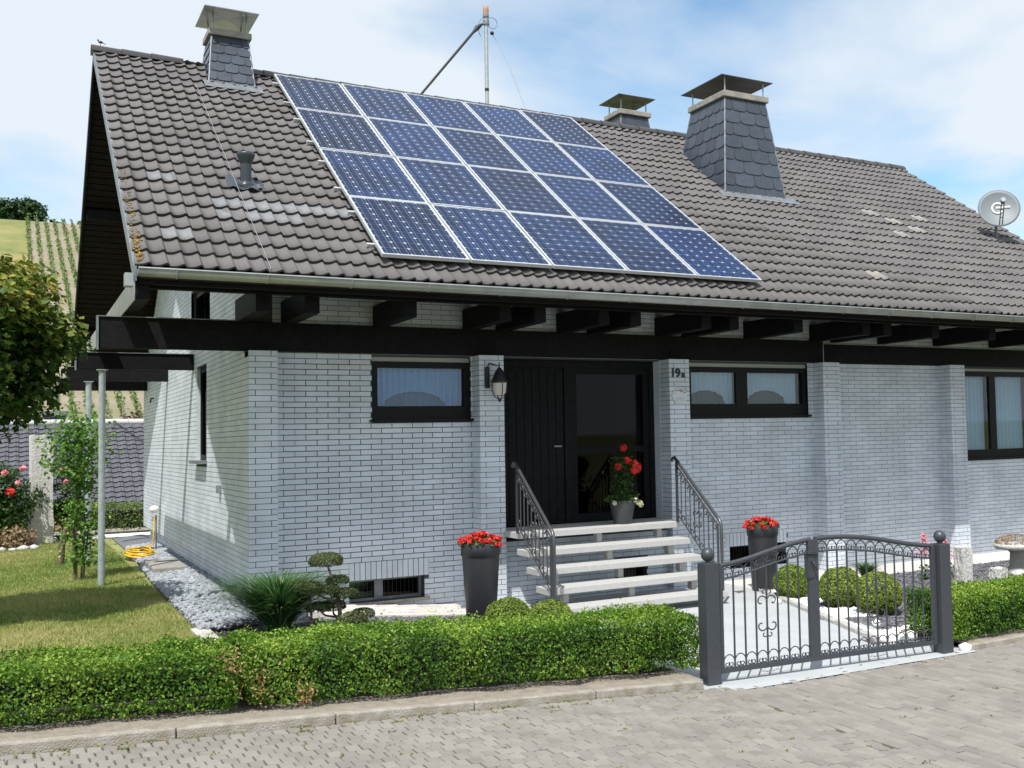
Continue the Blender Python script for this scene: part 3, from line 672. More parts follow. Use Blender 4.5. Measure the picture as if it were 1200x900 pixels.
# cellar windows
def cellar(x0, x1, z0, z1, y, name, two=True):
    m = MB(); f = 0.03
    m.box(x0, x1, y, y+.06, z0, z0+f); m.box(x0, x1, y, y+.06, z1-f, z1); m.box(x0, x0+f, y, y+.06, z0+f, z1-f); m.box(x1-f, x1, y, y+.06, z0+f, z1-f)
    w = m.build('cellar_window', 'lead' if two else 'frame', house)
    mid = 0.42*x1+0.58*x0 if two else None
    if two:
        q = MB(); q.box(mid-.05, mid+.05, y-.01, y+.055, z0+.002, z1-.002); q.build('mullion', 'lead', w)
    q = MB(); q.box(x0+f, x1-f, y+.03, y+.04, z0+f, z1-f); q.build('pane', 'glass_dark', w)
    q = MB(); q.box(x0, x1, y+.06, y+.5, z0, z0+.01); q.box(x0, x1, y+.5, y+.52, z0, z1); q.build('shaft', 'room', w)
    q = MB(); nn = int((x1-x0)/.05)
    for i in range(1, nn): xx = x0+(x1-x0)*i/nn; q.tube([(xx, y+.01, z0+.01), (xx, y+.01, z1-.01)], .0016, 4, False)
    q.build('grille', 'anthracite', w, kind='stuff')
cellar(*CEL1, 0.13, 'cellar_window'); cellar(*CEL2, 0.12, 'cellar_window', False); cellar(4.62, 5.08, -0.34, -0.06, 0.02, 'cellar_window', False)
m = MB(); m.box(1.10, 2.10, -.03, .13, -.335, -.302); m.build('cellar_sill', 'concrete', house)
# side windows (face -x)
def swindow(y0, y1, z0, z1, x, f=0.07):
    m = MB(); m.box(x, x+.08, y0, y1, z0, z0+f); m.box(x, x+.08, y0, y1, z1-f, z1); m.box(x, x+.08, y0, y0+f, z0+f, z1-f); m.box(x, x+.08, y1-f, y1, z0+f, z1-f)
    w = m.build('window', 'frame', house); q = MB(); q.box(x+.03, x+.036, y0+f, y1-f, z0+f, z1-f); q.build('pane', 'glass_dark', w)
    q = MB(); q.box(-.10, x+.02, y0-.05, y1+.05, z0-.05, z0-.006); q.build('sill', 'lead', w)
    q = MB(); q.box(.6, .62, y0-.4, y1+.4, z0-.4, z1+.3); q.build('dark_backing', 'room', w)  # dark sheet stands in for the unlit room behind the glass
swindow(SWIN[0]+.003, SWIN[1]-.003, SWIN[2]+.06, SWIN[3]-.003, 0.045); swindow(SWIN2[0]+.003, SWIN2[1]-.003, SWIN2[2]+.06, SWIN2[3]-.003, 0.06)

# entrance -----------------------------------------------------------
dr = MB(); YD = 0.17
m = MB(); m.box(3.002, 3.10, YD, YD+.1, 0.44, 2.598); m.box(5.33, 5.408, YD, YD+.1, 0.44, 2.598); m.box(3.10, 5.33, YD, YD+.1, 2.50, 2.598); m.box(4.03, 4.13, YD, YD+.1, 0.44, 2.50)
ent = m.build('door_frame', 'wood', house)
m = MB(); m.box(3.102, 4.028, YD+.03, YD+.08, 0.452, 2.498); door = m.build('door', 'wood', house)
for i in range(8):
    q = MB(); x = 3.125+i*0.112; q.box(x, x+.104, YD+.014, YD+.03, 0.50, 2.45); q.build('board', 'wood', door)
q = MB(); q.tube([(3.96, YD+.03, 1.46), (3.96, YD-.03, 1.46), (3.86, YD-.03, 1.46)], .012, 8); q.build('handle', 'zinc', door)
sl = MB(); sl.box(4.132, 5.328, YD+.02, YD+.09, 0.452, 0.56); sl.box(4.132, 5.328, YD+.02, YD+.09, 1.36, 1.44); sl.box(4.132, 4.22, YD+.02, YD+.09, 0.56, 1.36); sl.box(5.24, 5.328, YD+.02, YD+.09, 0.56, 1.36); sl.box(4.132, 4.22, YD+.02, YD+.09, 1.44, 2.498); sl.box(5.24, 5.328, YD+.02, YD+.09, 1.44, 2.498); sl.box(4.22, 5.24, YD+.02, YD+.09, 2.42, 2.498)
slo = sl.build('side_light', 'wood', house)
for a, b, s, e in ((4.22, 5.24, 0.56, 1.36), (4.22, 5.24, 1.44, 2.42)):
    q = MB(); q.box(a, b, YD+.05, YD+.056, s, e); q.build('pane', 'glass_dark', slo)
m = MB(); x0, x1, z0, z1, yb = 3.05, 5.40, 0.42, 2.62, 3.0
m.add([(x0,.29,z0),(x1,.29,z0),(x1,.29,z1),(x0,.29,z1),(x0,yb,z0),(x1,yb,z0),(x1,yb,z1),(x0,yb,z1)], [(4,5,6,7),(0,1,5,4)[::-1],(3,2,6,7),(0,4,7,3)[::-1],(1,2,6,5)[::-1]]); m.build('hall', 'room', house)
cu = curtain(4.92, 5.22, 1.42, 2.40, 0.42, 'greenish pleated curtain behind the glass beside the front door', mt='curtain_green', per=.06)

# timber: front beam, pergola beams, cantilevers
def beam(x0, x1, y0, y1, z0, z1, cap=True, name='beam'):
    m = MB(); m.box(x0, x1, y0, y1, z0, z1); o = m.build(name, 'wood', house, bevel=0.006)
    return o
m = MB(); m.box(-1.45, 8.26, -0.055, 0.006, 2.615, 2.945); fb = m.build('front_beam', 'wood', house, bevel=.005)
q = MB(); q.box(-1.47, -.02, -.075, .02, 2.947, 2.957); q.box(-1.472, -1.453, -.078, .022, 2.60, 2.957); q.build('metal_cap', 'lead', fb)
m = MB(); m.box(8.275, XR+.6, -0.05, 0.006, 2.61, 2.90); m.build('front_beam', 'wood', house, bevel=.005)
q = MB(); q.box(8.262, 8.272, -.06, -.02, 2.62, 2.93); q.build('joint_strip', 'zinc', fb)
for yb in (3.95, 6.9, 10.1):
    m = MB(); m.box(-1.47, -0.002, yb-.05, yb+.05, 2.655, 2.875); pb = m.build('pergola_beam', 'wood', house, bevel=.005)
    q = MB(); q.box(-1.49, -.01, yb-.07, yb+.07, 2.877, 2.886); q.box(-1.49, -1.474, yb-.07, yb+.07, 2.64, 2.886); q.build('metal_cap', 'lead', pb)
for x in (-0.1, 0.39, 1.44, 2.56, 3.0, 3.845, 4.29, 5.336, 5.77, 6.83, 8.045, 8.45, 9.4, 10.6, 11.9, 13.0):
    m = MB(); m.box(x, x+.15, -1.20, -0.002, 2.93, 3.185); m.build('cantilever_beam', 'wood', house, bevel=.005)
m = MB(); m.box(-1.235, -1.11, -1.50, -0.06, 2.965, 3.17); cv = m.build('cantilever_beam', 'wood', house)
q = MB(); q.box(-1.245, -1.237, -1.5, 6.0, 2.955, 3.18); q.box(-1.245, -1.10, -1.5, 6.0, 3.181, 3.188); q.build('metal_cladding', 'zinc', cv)
m = MB(); m.box(-1.2, 14.2, -1.30, -1.20, 3.10, 3.19); m.build('eave_purlin', 'wood', house)
m = MB(); m.box(-1.2, 14.2, -1.545, -1.50, 3.105, 3.20); m.build('fascia_board', 'wood', house)

# roof -----------------------------------------------------------------
SN, CN = math.sin(math.atan(TP)), math.cos(math.atan(TP)); YE = -1.60; ZE = zroof(YE)
XL_, XR_ = -1.25, 14.35
m = MB()
d = 0.065
m.add([(XL_+.03,YE+.03,ZE-d),(XR_-.03,YE+.03,ZE-d),(XR_-.03,YRIDGE,ZRIDGE-d),(XL_+.03,YRIDGE,ZRIDGE-d),(XL_+.03,YE+.03,ZE-d-.05),(XR_-.03,YE+.03,ZE-d-.05),(XR_-.03,YRIDGE,ZRIDGE-d-.05),(XL_+.03,YRIDGE,ZRIDGE-d-.05)],
      [(0,1,2,3),(7,6,5,4),(0,4,5,1),(1,5,6,2),(3,7,4,0)])
YBE = 10.95; ZBE = ZRIDGE-TP*(YBE-YRIDGE)
m.add([(XL_+.03,YRIDGE+.001,ZRIDGE-d),(XR_-.03,YRIDGE+.001,ZRIDGE-d),(XR_-.03,YBE,ZBE-d),(XL_+.03,YBE,ZBE-d),(XL_+.03,YRIDGE+.001,ZRIDGE-d-.05),(XR_-.03,YRIDGE+.001,ZRIDGE-d-.05),(XR_-.03,YBE,ZBE-d-.05),(XL_+.03,YBE,ZBE-d-.05)],
      [(0,1,2,3),(7,6,5,4),(0,4,5,1),(1,5,6,2),(3,2,6,7),(3,7,4,0)])
roof = m.build('roof', 'wood_soffit', house)
TW, TG = 0.30, 0.3205
wave = [(0, .000), (.20, -.003), (.42, .001), (.62, .014), (.76, .027), (.86, .027), (.95, .010)]
prof = [(u/2, h) for u, h in wave]+[(.5+u/2, h) for u, h in wave]+[(1.0, .0)]
def tile_vf(w=TW, ln=0.375):
    n = len(prof); vs = []; fs = []
    for s, lift in ((0.0, 0.034), (ln, 0.0)):
        vs += [(u*w*1.015, s, h+lift) for u, h in prof]
    vs += [(u*w*1.015, 0.0, h+0.034-.022) for u, h in prof]
    for i in range(n-1): fs.append((i, i+1, n+i+1, n+i)); fs.append((2*n+i, 2*n+i+1, i+1, i))
    fs.append((0, n, 2*n)); return np.array(vs), fs
tv, tf = tile_vf(); ntile = len(tf)
def roofmap(v, x, s0, back=False):      # local (u across, s up slope, n normal) -> world
    y = (YE+(s0+v[:, 1])*CN-v[:, 2]*SN); z = ZE+(s0+v[:, 1])*SN+v[:, 2]*CN
    if back: return np.column_stack([x+TW-v[:, 0], 2*YRIDGE-y, z])
    return np.column_stack([x+v[:, 0], y, z])
NC = int(round((XR_-XL_)/TW)); NR = int(math.ceil((YRIDGE-YE)/CN/TG))
tiles = [(XL_+i*TW, j*TG) for j in range(NR) for i in range(NC)]
TC = np.array([(x+.15, YE+(s+.15)*CN, ZE+(s+.15)*SN) for x, s in tiles]); u, v, z = project(TC); dist = np.linalg.norm(TC-np.array(CAMP), axis=1)
hidden = (TC[:, 0] > 1.3) & (TC[:, 0] < 6.1) & (TC[:, 1] > -1.2)
order = np.argsort(np.where(inview(TC, 4) & ~hidden, dist, 1e6))[:300]; sel = np.zeros(len(tiles), bool); sel[order] = True
tm = MB(); tm.add(tv.tolist(), tf, True); tm.sm = [len(f) == 4 and k % 2 == 0 for k, f in enumerate(tf)]; tm.mi = [0 if k % 2 == 0 else 1 for k in range(len(tf))]; tmesh = tm.mesh('roof_tile', ['tile', 'tile_edge'])
ang = math.atan(TP)
for i in np.nonzero(sel)[0]:
    x, s = tiles[i]; o = bpy.data.objects.new('roof_tile', tmesh); link(o, roof)
    o.location = Vector((x, YE+s*CN, ZE+s*SN))-worig(roof); o.rotation_euler = (ang+random.gauss(0, .006), random.gauss(0, .006), random.gauss(0, .003))
tri = [f for f in tf if len(f) == 4]
def tile_field(name, lst, back, parent, m='tile', mp=roofmap):
    VV = []; QQ = []; RR = []; base = np.array(tri); n = len(tv)
    for k, (x, s) in enumerate(lst):
        w = tv.copy(); w[:, 2] += RNG.normal(0, .0016)+w[:, 0]*RNG.normal(0, .006); VV.append(mp(w, x, s, back)); QQ.append(base+n*k); RR.append(np.full(len(tri), RNG.random()))
    return bigmesh(name, np.concatenate(VV), np.concatenate(QQ), [m, 'tile_edge'], parent, rnd=np.concatenate(RR), kind='stuff', smooth=False, mi=np.tile([0 if k % 2 == 0 else 1 for k in range(len(tri))], len(lst)))
tile_field('roof_tiles', [t for t, q in zip(tiles, sel) if not q], False, roof)
nrb = int(math.ceil((YBE-YRIDGE)/CN/TG)); s_off = (YRIDGE-YE)/CN
tile_field('roof_tiles', [(XL_+i*TW, s_off-(j+1)*TG+.02) for j in range(nrb) for i in range(NC)], True, roof)
# a few replaced, paler tiles are spots of mortar dust
def odd_tile(x, s, m, lab):
    w = tv.copy(); w[:, 2] += 0.0035; q = MB(); q.add(roofmap(w, XL_+round((x-XL_)/TW)*TW, round(s/TG)*TG).tolist(), tri, True); q.mi = [0 if k % 2 == 0 else 1 for k in range(len(tri))]; q.sm = [k % 2 == 0 for k in range(len(tri))]; q.build('roof_tile', [m, 'tile_edge'], roof)['label'] = lab
for x, s_ in ((10.6, 3.7), (11.1, 3.4), (11.8, 3.8), (11.2, 3.1), (10.6, 2.84), (8.55, 1.1)): odd_tile(x, s_, 'tile_pale', 'pale stained roof tile')
for x, s_ in ((-.35, 1.6), (-.05, 1.6), (.25, 1.6), (.55, 1.6), (.85, 1.6), (-.35, 1.28), (-.05, 1.28), (.25, 1.28), (-.95, .64), (-.95, 2.2)): odd_tile(x, s_, 'tile_blue', 'bluish newer roof tile')
lw = MB(); lw.tube([roofmap(np.array([[0, q, .062]]), -.035, 0)[0].tolist() for q in (0.0, 2.0, 4.0, 6.15)], .003, 6); lwo = lw.build('lightning_wire', 'galv', None, loc=(-.035, YE, ZE)); tag(lwo, 'thin pale lightning conductor wire running down the roof past the vent pipe', 'wire')
# ridge tiles
nr = 40; rl = (XR_-XL_+.04)/nr
for i in range(nr):
    if abs(XL_+(i+.5)*rl-0.47) < 0.42: continue
    xa = XL_-.02+i*rl; m = MB(); vs = []; fs = []; nn = 9
    for (xx, sc) in ((xa-.02, 1.08), (xa+rl+.015, 0.98)):
        for rr in (1.0, 0.86):
            for k in range(nn): th = math.pi*(k/(nn-1)); vs.append((xx, YRIDGE-math.cos(th)*0.125*sc*rr, ZRIDGE-.02+math.sin(th)*0.105*sc*rr-0.0))
    for k in range(nn-1): fs += [(k, 2*nn+k, 2*nn+k+1, k+1), (nn+k, nn+k+1, k+1, k), (nn+k+1, nn+k, 3*nn+k, 3*nn+k+1), (2*nn+k, 3*nn+k, 3*nn+k+1, 2*nn+k+1)]
    m.add(vs, fs, True); m.build('ridge_tile', 'tile', roof)
# verge boards
for side_x in (XL_-.012, XR_+.004):
    for (ya, za, yb, zb) in ((YE-.01, ZE, YRIDGE, ZRIDGE), (YBE, ZBE, YRIDGE, ZRIDGE)):
        m = MB(); x0, x1 = side_x, side_x+.03; t0, t1 = 0.012, (-0.13 if ya < 0 else -0.20)
        m.add([(x0,ya,za+t1),(x0,yb,zb+t1),(x0,yb,zb+t0),(x0,ya,za+t0),(x1,ya,za+t1),(x1,yb,zb+t1),(x1,yb,zb+t0),(x1,ya,za+t0)], [(0,1,2,3),(7,6,5,4),(3,2,6,7),(0,4,5,1),(0,3,7,4),(1,5,6,2)]); m.build('verge_board', 'lead' if ya < 0 else 'wood', roof)
m = MB(); m.box(-1.34, -1.27, -1.72, -1.58, 3.06, 3.18); m.build('gutter_bracket', 'zinc', roof)
# soffit boards under the back slope and gable overhang
k = 0; s = 0.15; SL = (YBE-YRIDGE)/CN
while s < SL-.02:
    y0 = YRIDGE+s*CN; z0 = ZRIDGE-s*SN-d-.052; y1 = YRIDGE+(s+.118)*CN; z1 = ZRIDGE-(s+.118)*SN-d-.052
    m = MB(); t = 0.018
    m.add([(XL_+.03,y0,z0),(-.01,y0,z0),(-.01,y1,z1),(XL_+.03,y1,z1),(XL_+.03,y0-t*SN,z0-t*CN),(-.01,y0-t*SN,z0-t*CN),(-.01,y1-t*SN,z1-t*CN),(XL_+.03,y1-t*SN,z1-t*CN)], [(4,5,6,7)[::-1],(0,1,2,3),(0,4,5,1),(3,2,6,7),(0,3,7,4),(1,5,6,2)])
    m.build('soffit_board', 'wood_soffit', roof); s += 0.135
for sy in (7.0, 9.6):
    z = ZRIDGE-TP*(sy-YRIDGE)-d-.08; m = MB(); m.box(XL_+.05, -.01, sy-.06, sy+.06, z-.16, z); m.build('purlin', 'wood', roof)
# gutter
m = MB(); vs = []; fs = []; nn = 9; gr = 0.068; gy, gz = -1.672, 3.225
for xx in (XL_+.02, XR_-.02):
    for rr in (gr, gr-.006):
        for q in range(nn): th = math.pi+math.pi*q/(nn-1); vs.append((xx, gy+math.cos(th)*rr, gz+math.sin(th)*rr*1.05))
for q in range(nn-1): fs += [(q, q+1, 2*nn+q+1, 2*nn+q), (nn+q+1, nn+q, 3*nn+q, 3*nn+q+1), (q, nn+q, nn+q+1, q+1), (2*nn+q+1, 3*nn+q+1, 3*nn+q, 2*nn+q)]
m.add(vs, fs, True); m.add([vs[i] for i in range(nn)], [tuple(range(nn))]); m.tube([(XL_+.02, gy-gr, gz+.004), (XR_-.02, gy-gr, gz+.004)], .010, 8)
gut = m.build('gutter', 'zinc', roof)
for i in range(19):
    x = -0.9+i*0.82; m = MB(); pts = [(x, gy+math.cos(math.pi+math.pi*q/8)*(gr+.004), gz+math.sin(math.pi+math.pi*q/8)*(gr+.004)*1.05) for q in range(9)]
    m.tube(pts, .006, 5); m.build('gutter_hook', 'zinc', gut)
# lichen crust on the verge tiles
n = 150; sl = np.abs(RNG.normal(0, .9, n))*1.0; sl = sl[sl < 3.2]; n = len(sl)
P = np.array([roofmap(np.array([[.02+abs(RNG.normal(0, .045)), 0, .040]]), XL_, a)[0] for a in sl])
V, Q, R_ = stones(P, 0.013, 0.3, base=OCT); bigmesh('lichen', V, Q, 'lichen', roof, rnd=R_, kind='stuff')

# chimneys (parts of the house) ------------------------------------------
mat('steel', (0.55, 0.56, 0.55), 0.25, metal=0.9, var=0.1, vscale=6)
mat('hood_dark', (0.10, 0.10, 0.10), 0.45, metal=0.5, var=0.2, vscale=7)
def slate_face(parent, bl, br, tr, tl, rows, cols, cache=True):
    bl, br, tr, tl = map(Vector, (bl, br, tr, tl)); nrm = (br-bl).cross(tl-bl).normalized()
    def at(u, v): return (bl*(1-u)+br*u)*(1-v)+(tl*(1-u)+tr*u)*v
    for j in range(rows):
        v0, v1 = j/rows, min(1.0, (j+1.25)/rows); dv = 1.0/rows
        ofs = 0.5/cols if j % 2 and cols > 2 else 0.0
        for i in range(cols+(1 if ofs else 0)):
            u0, u1 = max(0, i/cols-ofs), min(1, (i+1)/cols-ofs)
            if u1-u0 < 0.05: continue
            du = u1-u0; lo = random.uniform(-.02, .02)*dv
            ol = [(u0+.004, v1), (u0+.004, v0+.16*dv+lo), (u0+.12*du, v0+.03*dv+lo), (u0+.35*du, v0+lo), (u0+.75*du, v0+lo), (u0+.93*du, v0+.08*dv+lo), (u1-.004, v0+.28*dv+lo), (u1-.004, v1)]
            front = []; back = []
            for u, v in ol:
                t = (v-v0)/(v1-v0); front.append(at(u, v)+nrm*(0.022-0.016*t)); back.append(at(u, v)+nrm*(0.010-0.010*t))
            n = len(ol); m = MB(); m.add(front+back, [tuple(range(n))]+[(k, n+k, n+(k+1) % n, (k+1) % n) for k in range(n)]); m.build('slate', 'slate', parent)
def chimney(base, top, slab_h, slab_o, hood, rows, cols_f, cols_s, hoodmat, label):
    """base/top: (x0,x1,y0,y1,z)"""
    m = MB(); x0, x1, y0, y1, z0 = base; a0, a1, b0, b1, z1 = top
    A = [(x0,y0,z0),(x1,y0,z0),(x1,y1,z0),(x0,y1,z0)]; B = [(a0,b0,z1),(a1,b0,z1),(a1,b1,z1),(a0,b1,z1)]
    m.frustum(A, B); c = m.build('chimney', 'slate', house); c['label'] = label
    slate_face(c, A[0], A[1], B[1], B[0], rows, cols_f); slate_face(c, A[3], A[0], B[0], B[3], rows, cols_s)
    slate_face(c, A[1], A[2], B[2], B[1], rows, max(2, cols_s-1))
    for k in range(4):
        q = MB(); q.tube([A[k], B[k]], .016, 5); q.build('corner_strip', 'lead', c)
    m = MB(); m.box(a0-slab_o, a1+slab_o, b0-slab_o, b1+slab_o, z1+.002, z1+slab_h); m.build('cap_slab', 'concrete', c, bevel=.012)
    hx0, hx1, hy0, hy1, hz, rise = hood
    for px in (a0+.02, a1-.02):
        for py in (b0+.02, b1-.02):
            q = MB(); q.tube([(px, py, z1+slab_h-.02), (px, py, hz+.01)], .012, 6); q.build('post', 'zinc', c)
    m = MB(); xm = 0.5*(hx0+hx1); ym = 0.5*(hy0+hy1); t = .012
    vs = [(hx0,hy0,hz),(hx1,hy0,hz),(hx1,hy1,hz),(hx0,hy1,hz),(xm,ym,hz+rise)]; m.add(vs+[(a, b, c_+t) for a, b, c_ in vs], [(1,0,4),(2,1,4),(3,2,4),(0,3,4),(5,6,9),(6,7,9),(7,8,9),(8,5,9),(0,1,6,5),(1,2,7,6),(2,3,8,7),(3,0,5,8)]); m.build('cowl', hoodmat, c)
    return c
chimney((7.87, 9.14, 1.87, 3.60, 5.50), (8.17, 9.02, 2.24, 3.30, 7.34), 0.11, 0.05, (8.08, 9.16, 2.18, 3.50, 7.70, 0.02), 8, 3, 5, 'hood_dark', 'large slate-clad chimney to the right of the solar panels')
q = MB(); q.add([roofmap(np.array([[0, s, .05]]), x, 0)[0].tolist() for x, s in ((7.72, 3.95), (9.3, 3.95), (9.3, 4.22), (7.72, 4.22))], [(0, 1, 2, 3)]); q.build('flashing', 'lead', roof)
chimney((0.17, 0.82, 3.74, 5.15, 6.72), (0.28, 0.79, 4.20, 4.70, 7.68), 0.10, 0.05, (0.14, 0.90, 3.90, 4.86, 8.00, 0.03), 6, 3, 3, 'steel', 'small slate-clad chimney on the ridge near the gable end')
q = MB(); q.add([roofmap(np.array([[0, s, .045]]), x, 0)[0].tolist() for x, s in ((0.10, 6.20), (0.90, 6.20), (0.90, 6.48), (0.10, 6.48))], [(0, 1, 2, 3)]); q.build('flashing', 'lead', roof)
chimney((7.78, 8.72, 5.20, 6.30, 6.2), (7.90, 8.50, 5.42, 5.95, 7.86), 0.10, 0.06, (7.78, 8.60, 5.26, 6.10, 8.20, 0.04), 6, 3, 3, 'hood_dark', 'short slate-clad chimney behind the ridge')

# solar panels -----------------------------------------------------------
PX0, PY0, PZ0 = 1.166, -1.351, 3.585; CWD, RHT = 1.012, 1.664; pang = math.atan(TP)
fr = MB(); w, h, t = 0.992, 1.645, 0.04; e = 0.024
fr.box(0, w, 0, e, -t, 0); fr.box(0, w, h-e, h, -t, 0); fr.box(0, e, e, h-e, -t, 0); fr.box(w-e, w, e, h-e, -t, 0); frm = fr.mesh('frame', 'alu')
bk = MB(); bk.box(e, w-e, e, h-e, -.03, -.006); bkm = bk.mesh('glass_sheet', 'backsheet')
cs, pitch_x, pitch_y = 0.1535, (w-2*e-.006)/6, (h-2*e-.014)/10; VV = []; QQ = []; RR = []
for i in range(6):
    for j in range(10):
        cx0 = e+.003+pitch_x*(i+.5); cy0 = e+.007+pitch_y*(j+.5); s = cs/2; k = 0.019; b = len(VV)
        VV += [(cx0-s+k,cy0-s,-.0045),(cx0+s-k,cy0-s,-.0045),(cx0+s,cy0-s+k,-.0045),(cx0+s,cy0+s-k,-.0045),(cx0+s-k,cy0+s,-.0045),(cx0-s+k,cy0+s,-.0045),(cx0-s,cy0+s-k,-.0045),(cx0-s,cy0-s+k,-.0045)]
        QQ.append(tuple(range(b, b+8)))
cm = MB(); cm.add(VV, QQ); bus = MB()
for i in range(6):
    for d_ in (-.039, .039):
        cx0 = e+.003+pitch_x*(i+.5)+d_; bus.add([(cx0-.0009,e+.01,-.004),(cx0+.0009,e+.01,-.004),(cx0+.0009,h-e-.01,-.004),(cx0-.0009,h-e-.01,-.004)], [(0,1,2,3)])
cm.add(bus.v, bus.f, mi=1)
cellm = cm.mesh('cells', ['cell', 'alu'])
words_r = ['lowest row', 'second row up', 'third row up', 'top row']; words_c = ['gable-side column', 'second column from the gable side', 'middle column', 'second column from the large chimney', 'column nearest the large chimney']
for i in range(5):
    for j in range(4):
        s = j*RHT
        p = thing('solar_panel', (PX0+i*CWD, PY0+s*CN, PZ0+s*SN), 'blue silicon solar panel in the %s, %s' % (words_r[j], words_c[i]), 'solar panel', 'solar panels on the roof')
        p.rotation_euler = (pang+random.gauss(0, .0015), 0, 0)
        for nm, me in (('frame', frm), ('glass_sheet', bkm), ('cells', cellm)):
            o = bpy.data.objects.new(nm, me); link(o, p)
            if nm == 'cells': o['kind'] = 'stuff'
for j in range(4):
    for f in (0.36, 1.28):
        s = j*RHT+f; y, z = PY0+s*CN, PZ0+s*SN; n = 0.045
        rl_ = MB(); o_ = Vector((0, y+(n)*SN, z-n*CN)); a = PX0-.075; b = PX0+5*CWD+.06
        u_ = Vector((0, CN, SN)); w_ = Vector((0, -SN, CN)); pts = []
        for xx in (a, b): pts += [Vector((xx, 0, 0))+o_+u_*du+w_*dw for du, dw in ((-.02, -.04), (.02, -.04), (.02, 0), (-.02, 0))]
        rl_.add(pts, [(0,1,2,3)[::-1],(4,5,6,7),(0,4,5,1),(1,5,6,2),(2,6,7,3),(3,7,4,0)])
        ro = rl_.build('mounting_rail', 'alu', None, loc=(a, y, z)); tag(ro, 'thin aluminium mounting rail under the %s of solar panels, %s' % (words_r[j], 'lower one' if f < 1 else 'upper one'), 'rail', 'mounting rails under the solar panels')

# vent pipe, dish, antenna, bird -------------------------------------------
vx, vy, vz = 0.08, 0.35, 4.535
v = thing('vent_pipe', (vx, vy, vz), 'dark vent pipe with flat cap standing on the roof tiles', 'vent pipe')
m = MB(); m.lathe([(.062, -.05), (.062, .30)], (vx, vy, vz+.02), 18); m.build('pipe', 'vent_pipe', v)
m = MB(); m.lathe([(.06, .26), (.072, .30), (.098, .36), (.102, .385), (.09, .405), (.0, .415)], (vx, vy, vz+.02), 18); m.build('cap', 'vent_pipe', v)
m = MB(); m.sphere((vx, vy, vz+.02), .10, 14, 9, (1, 1, .8)); m.build('collar', 'vent_pipe', v)
m = MB(); w_ = np.array([(a*.4, b*.34, .052+.02*math.sin(a*12.5)) for b in (0, 1) for a in np.linspace(0, 1, 9)]); m.add(roofmap(w_, -.13, (vy-YE)/CN-.14).tolist(), [(i, i+1, 10+i, 9+i) for i in range(8)], True); m.build('flashing_plate', 'vent_pipe', v)
dpx, dpy, dpz = 13.62, 1.20, zroof(1.20)
dz = thing('satellite_dish', (dpx, dpy, dpz), 'grey satellite dish with white logo on a bracket at the far roof end', 'satellite dish')
dc = Vector((13.50, 1.05, 5.68)); dn = Vector((-0.62, -0.72, 0.30)).normalized(); da = Vector((0, 0, 1)).cross(dn).normalized(); db = dn.cross(da)
m = MB(); vs = []; fs = []; nn = 36; rings = [0.0, .12, .24, .33, .385]
for back in (0, 1):
    for r_ in rings:
        for k in range(nn): th = 2*math.pi*k/nn; vs.append(dc+da*r_*math.cos(th)+db*r_*math.sin(th)+dn*(r_*r_*.42-.078-back*.010))
nr_ = len(rings)
for back in (0, 1):
    for i in range(nr_-1):
        for k in range(nn):
            f = (back*nr_*nn+i*nn+k, back*nr_*nn+i*nn+(k+1) % nn, back*nr_*nn+(i+1)*nn+(k+1) % nn, back*nr_*nn+(i+1)*nn+k); fs.append(f if not back else f[::-1])
for k in range(nn): fs.append(((nr_-1)*nn+k, (nr_-1)*nn+(k+1) % nn, nr_*nn+(nr_-1)*nn+(k+1) % nn, nr_*nn+(nr_-1)*nn+k))
m.add(vs, fs, True); m.build('reflector', 'dish', dz)
def dpt(a, b, off=0.006): r_ = math.hypot(a, b); return dc+da*a+db*b+dn*(r_*r_*.42-.078+off)
lg = MB(); arc = [(-.02+.10*math.cos(t), .02+.105*math.sin(t)) for t in np.linspace(rad(35), rad(325), 22)]
lg.tube([dpt(a, b) for a, b in arc], .019, 6)
for a0 in np.linspace(-.05, .16, 5): lg.tube([dpt(a0, .03), dpt(a0+.045, .03+.012*math.sin(a0*60))], .024, 6)
lg.build('logo', 'plastic_white', dz)
m = MB(); lb = dc-db*.37+dn*.02; lf = dc+dn*.50-db*.12
for q in (-.025, .025): m.tube([lb+da*q, lf+da*q], .011, 6)
for t_ in (.3, .6): m.tube([lb.lerp(lf, t_)-da*.025, lb.lerp(lf, t_)+da*.025], .008, 5)
m.build('feed_arm', 'lead', dz)
m = MB(); m.tube([lf-dn*.03, lf+dn*.02-db*0], .045, 10); m.tube([lf-dn*.12, lf-dn*.03], .028, 10); m.build('receiver', 'lead', dz)
m = MB(); m.tube([dc-dn*.10, Vector((dpx, dpy+.05, dpz+.45)), Vector((dpx, dpy+.05, dpz-.05))], .028, 8); m.build('mast', 'lead', dz)
m = MB(); m.tube([(dpx, dpy+.05, dpz+.02), (dpx, dpy-.32, zroof(dpy-.32)+.05)], .012, 6); m.build('stay', 'black', dz)
an = thing('antenna_mast', (4.80, 4.62, 7.15), 'tall galvanised antenna mast with pinkish cap behind the solar panels', 'mast')
ax, ay = 4.80, 4.62
m = MB(); m.tube([(ax, ay, 7.1), (ax, ay, 9.0)], .034, 12); m.build('pole', 'galv', an)
m = MB(); m.tube([(ax, ay, 8.97), (ax, ay, 9.06), (ax, ay, 9.13), (ax, ay, 9.135)], [.048, .050, .046, .02], 12); m.build('cap', 'rust_cap', an)
m = MB(); m.tube([(ax, ay, 8.80), (ax, ay, 8.87)], .058, 10); m.build('clamp', 'lead', an); m = MB(); m.tube([(ax, ay, 8.93), (ax, ay, 8.97)], .055, 10); m.build('clamp', 'lead', an)
m = MB(); m.tube([(ax, ay, 7.62), (ax, ay, 7.67)], .037, 12); m.build('band', 'black', an)
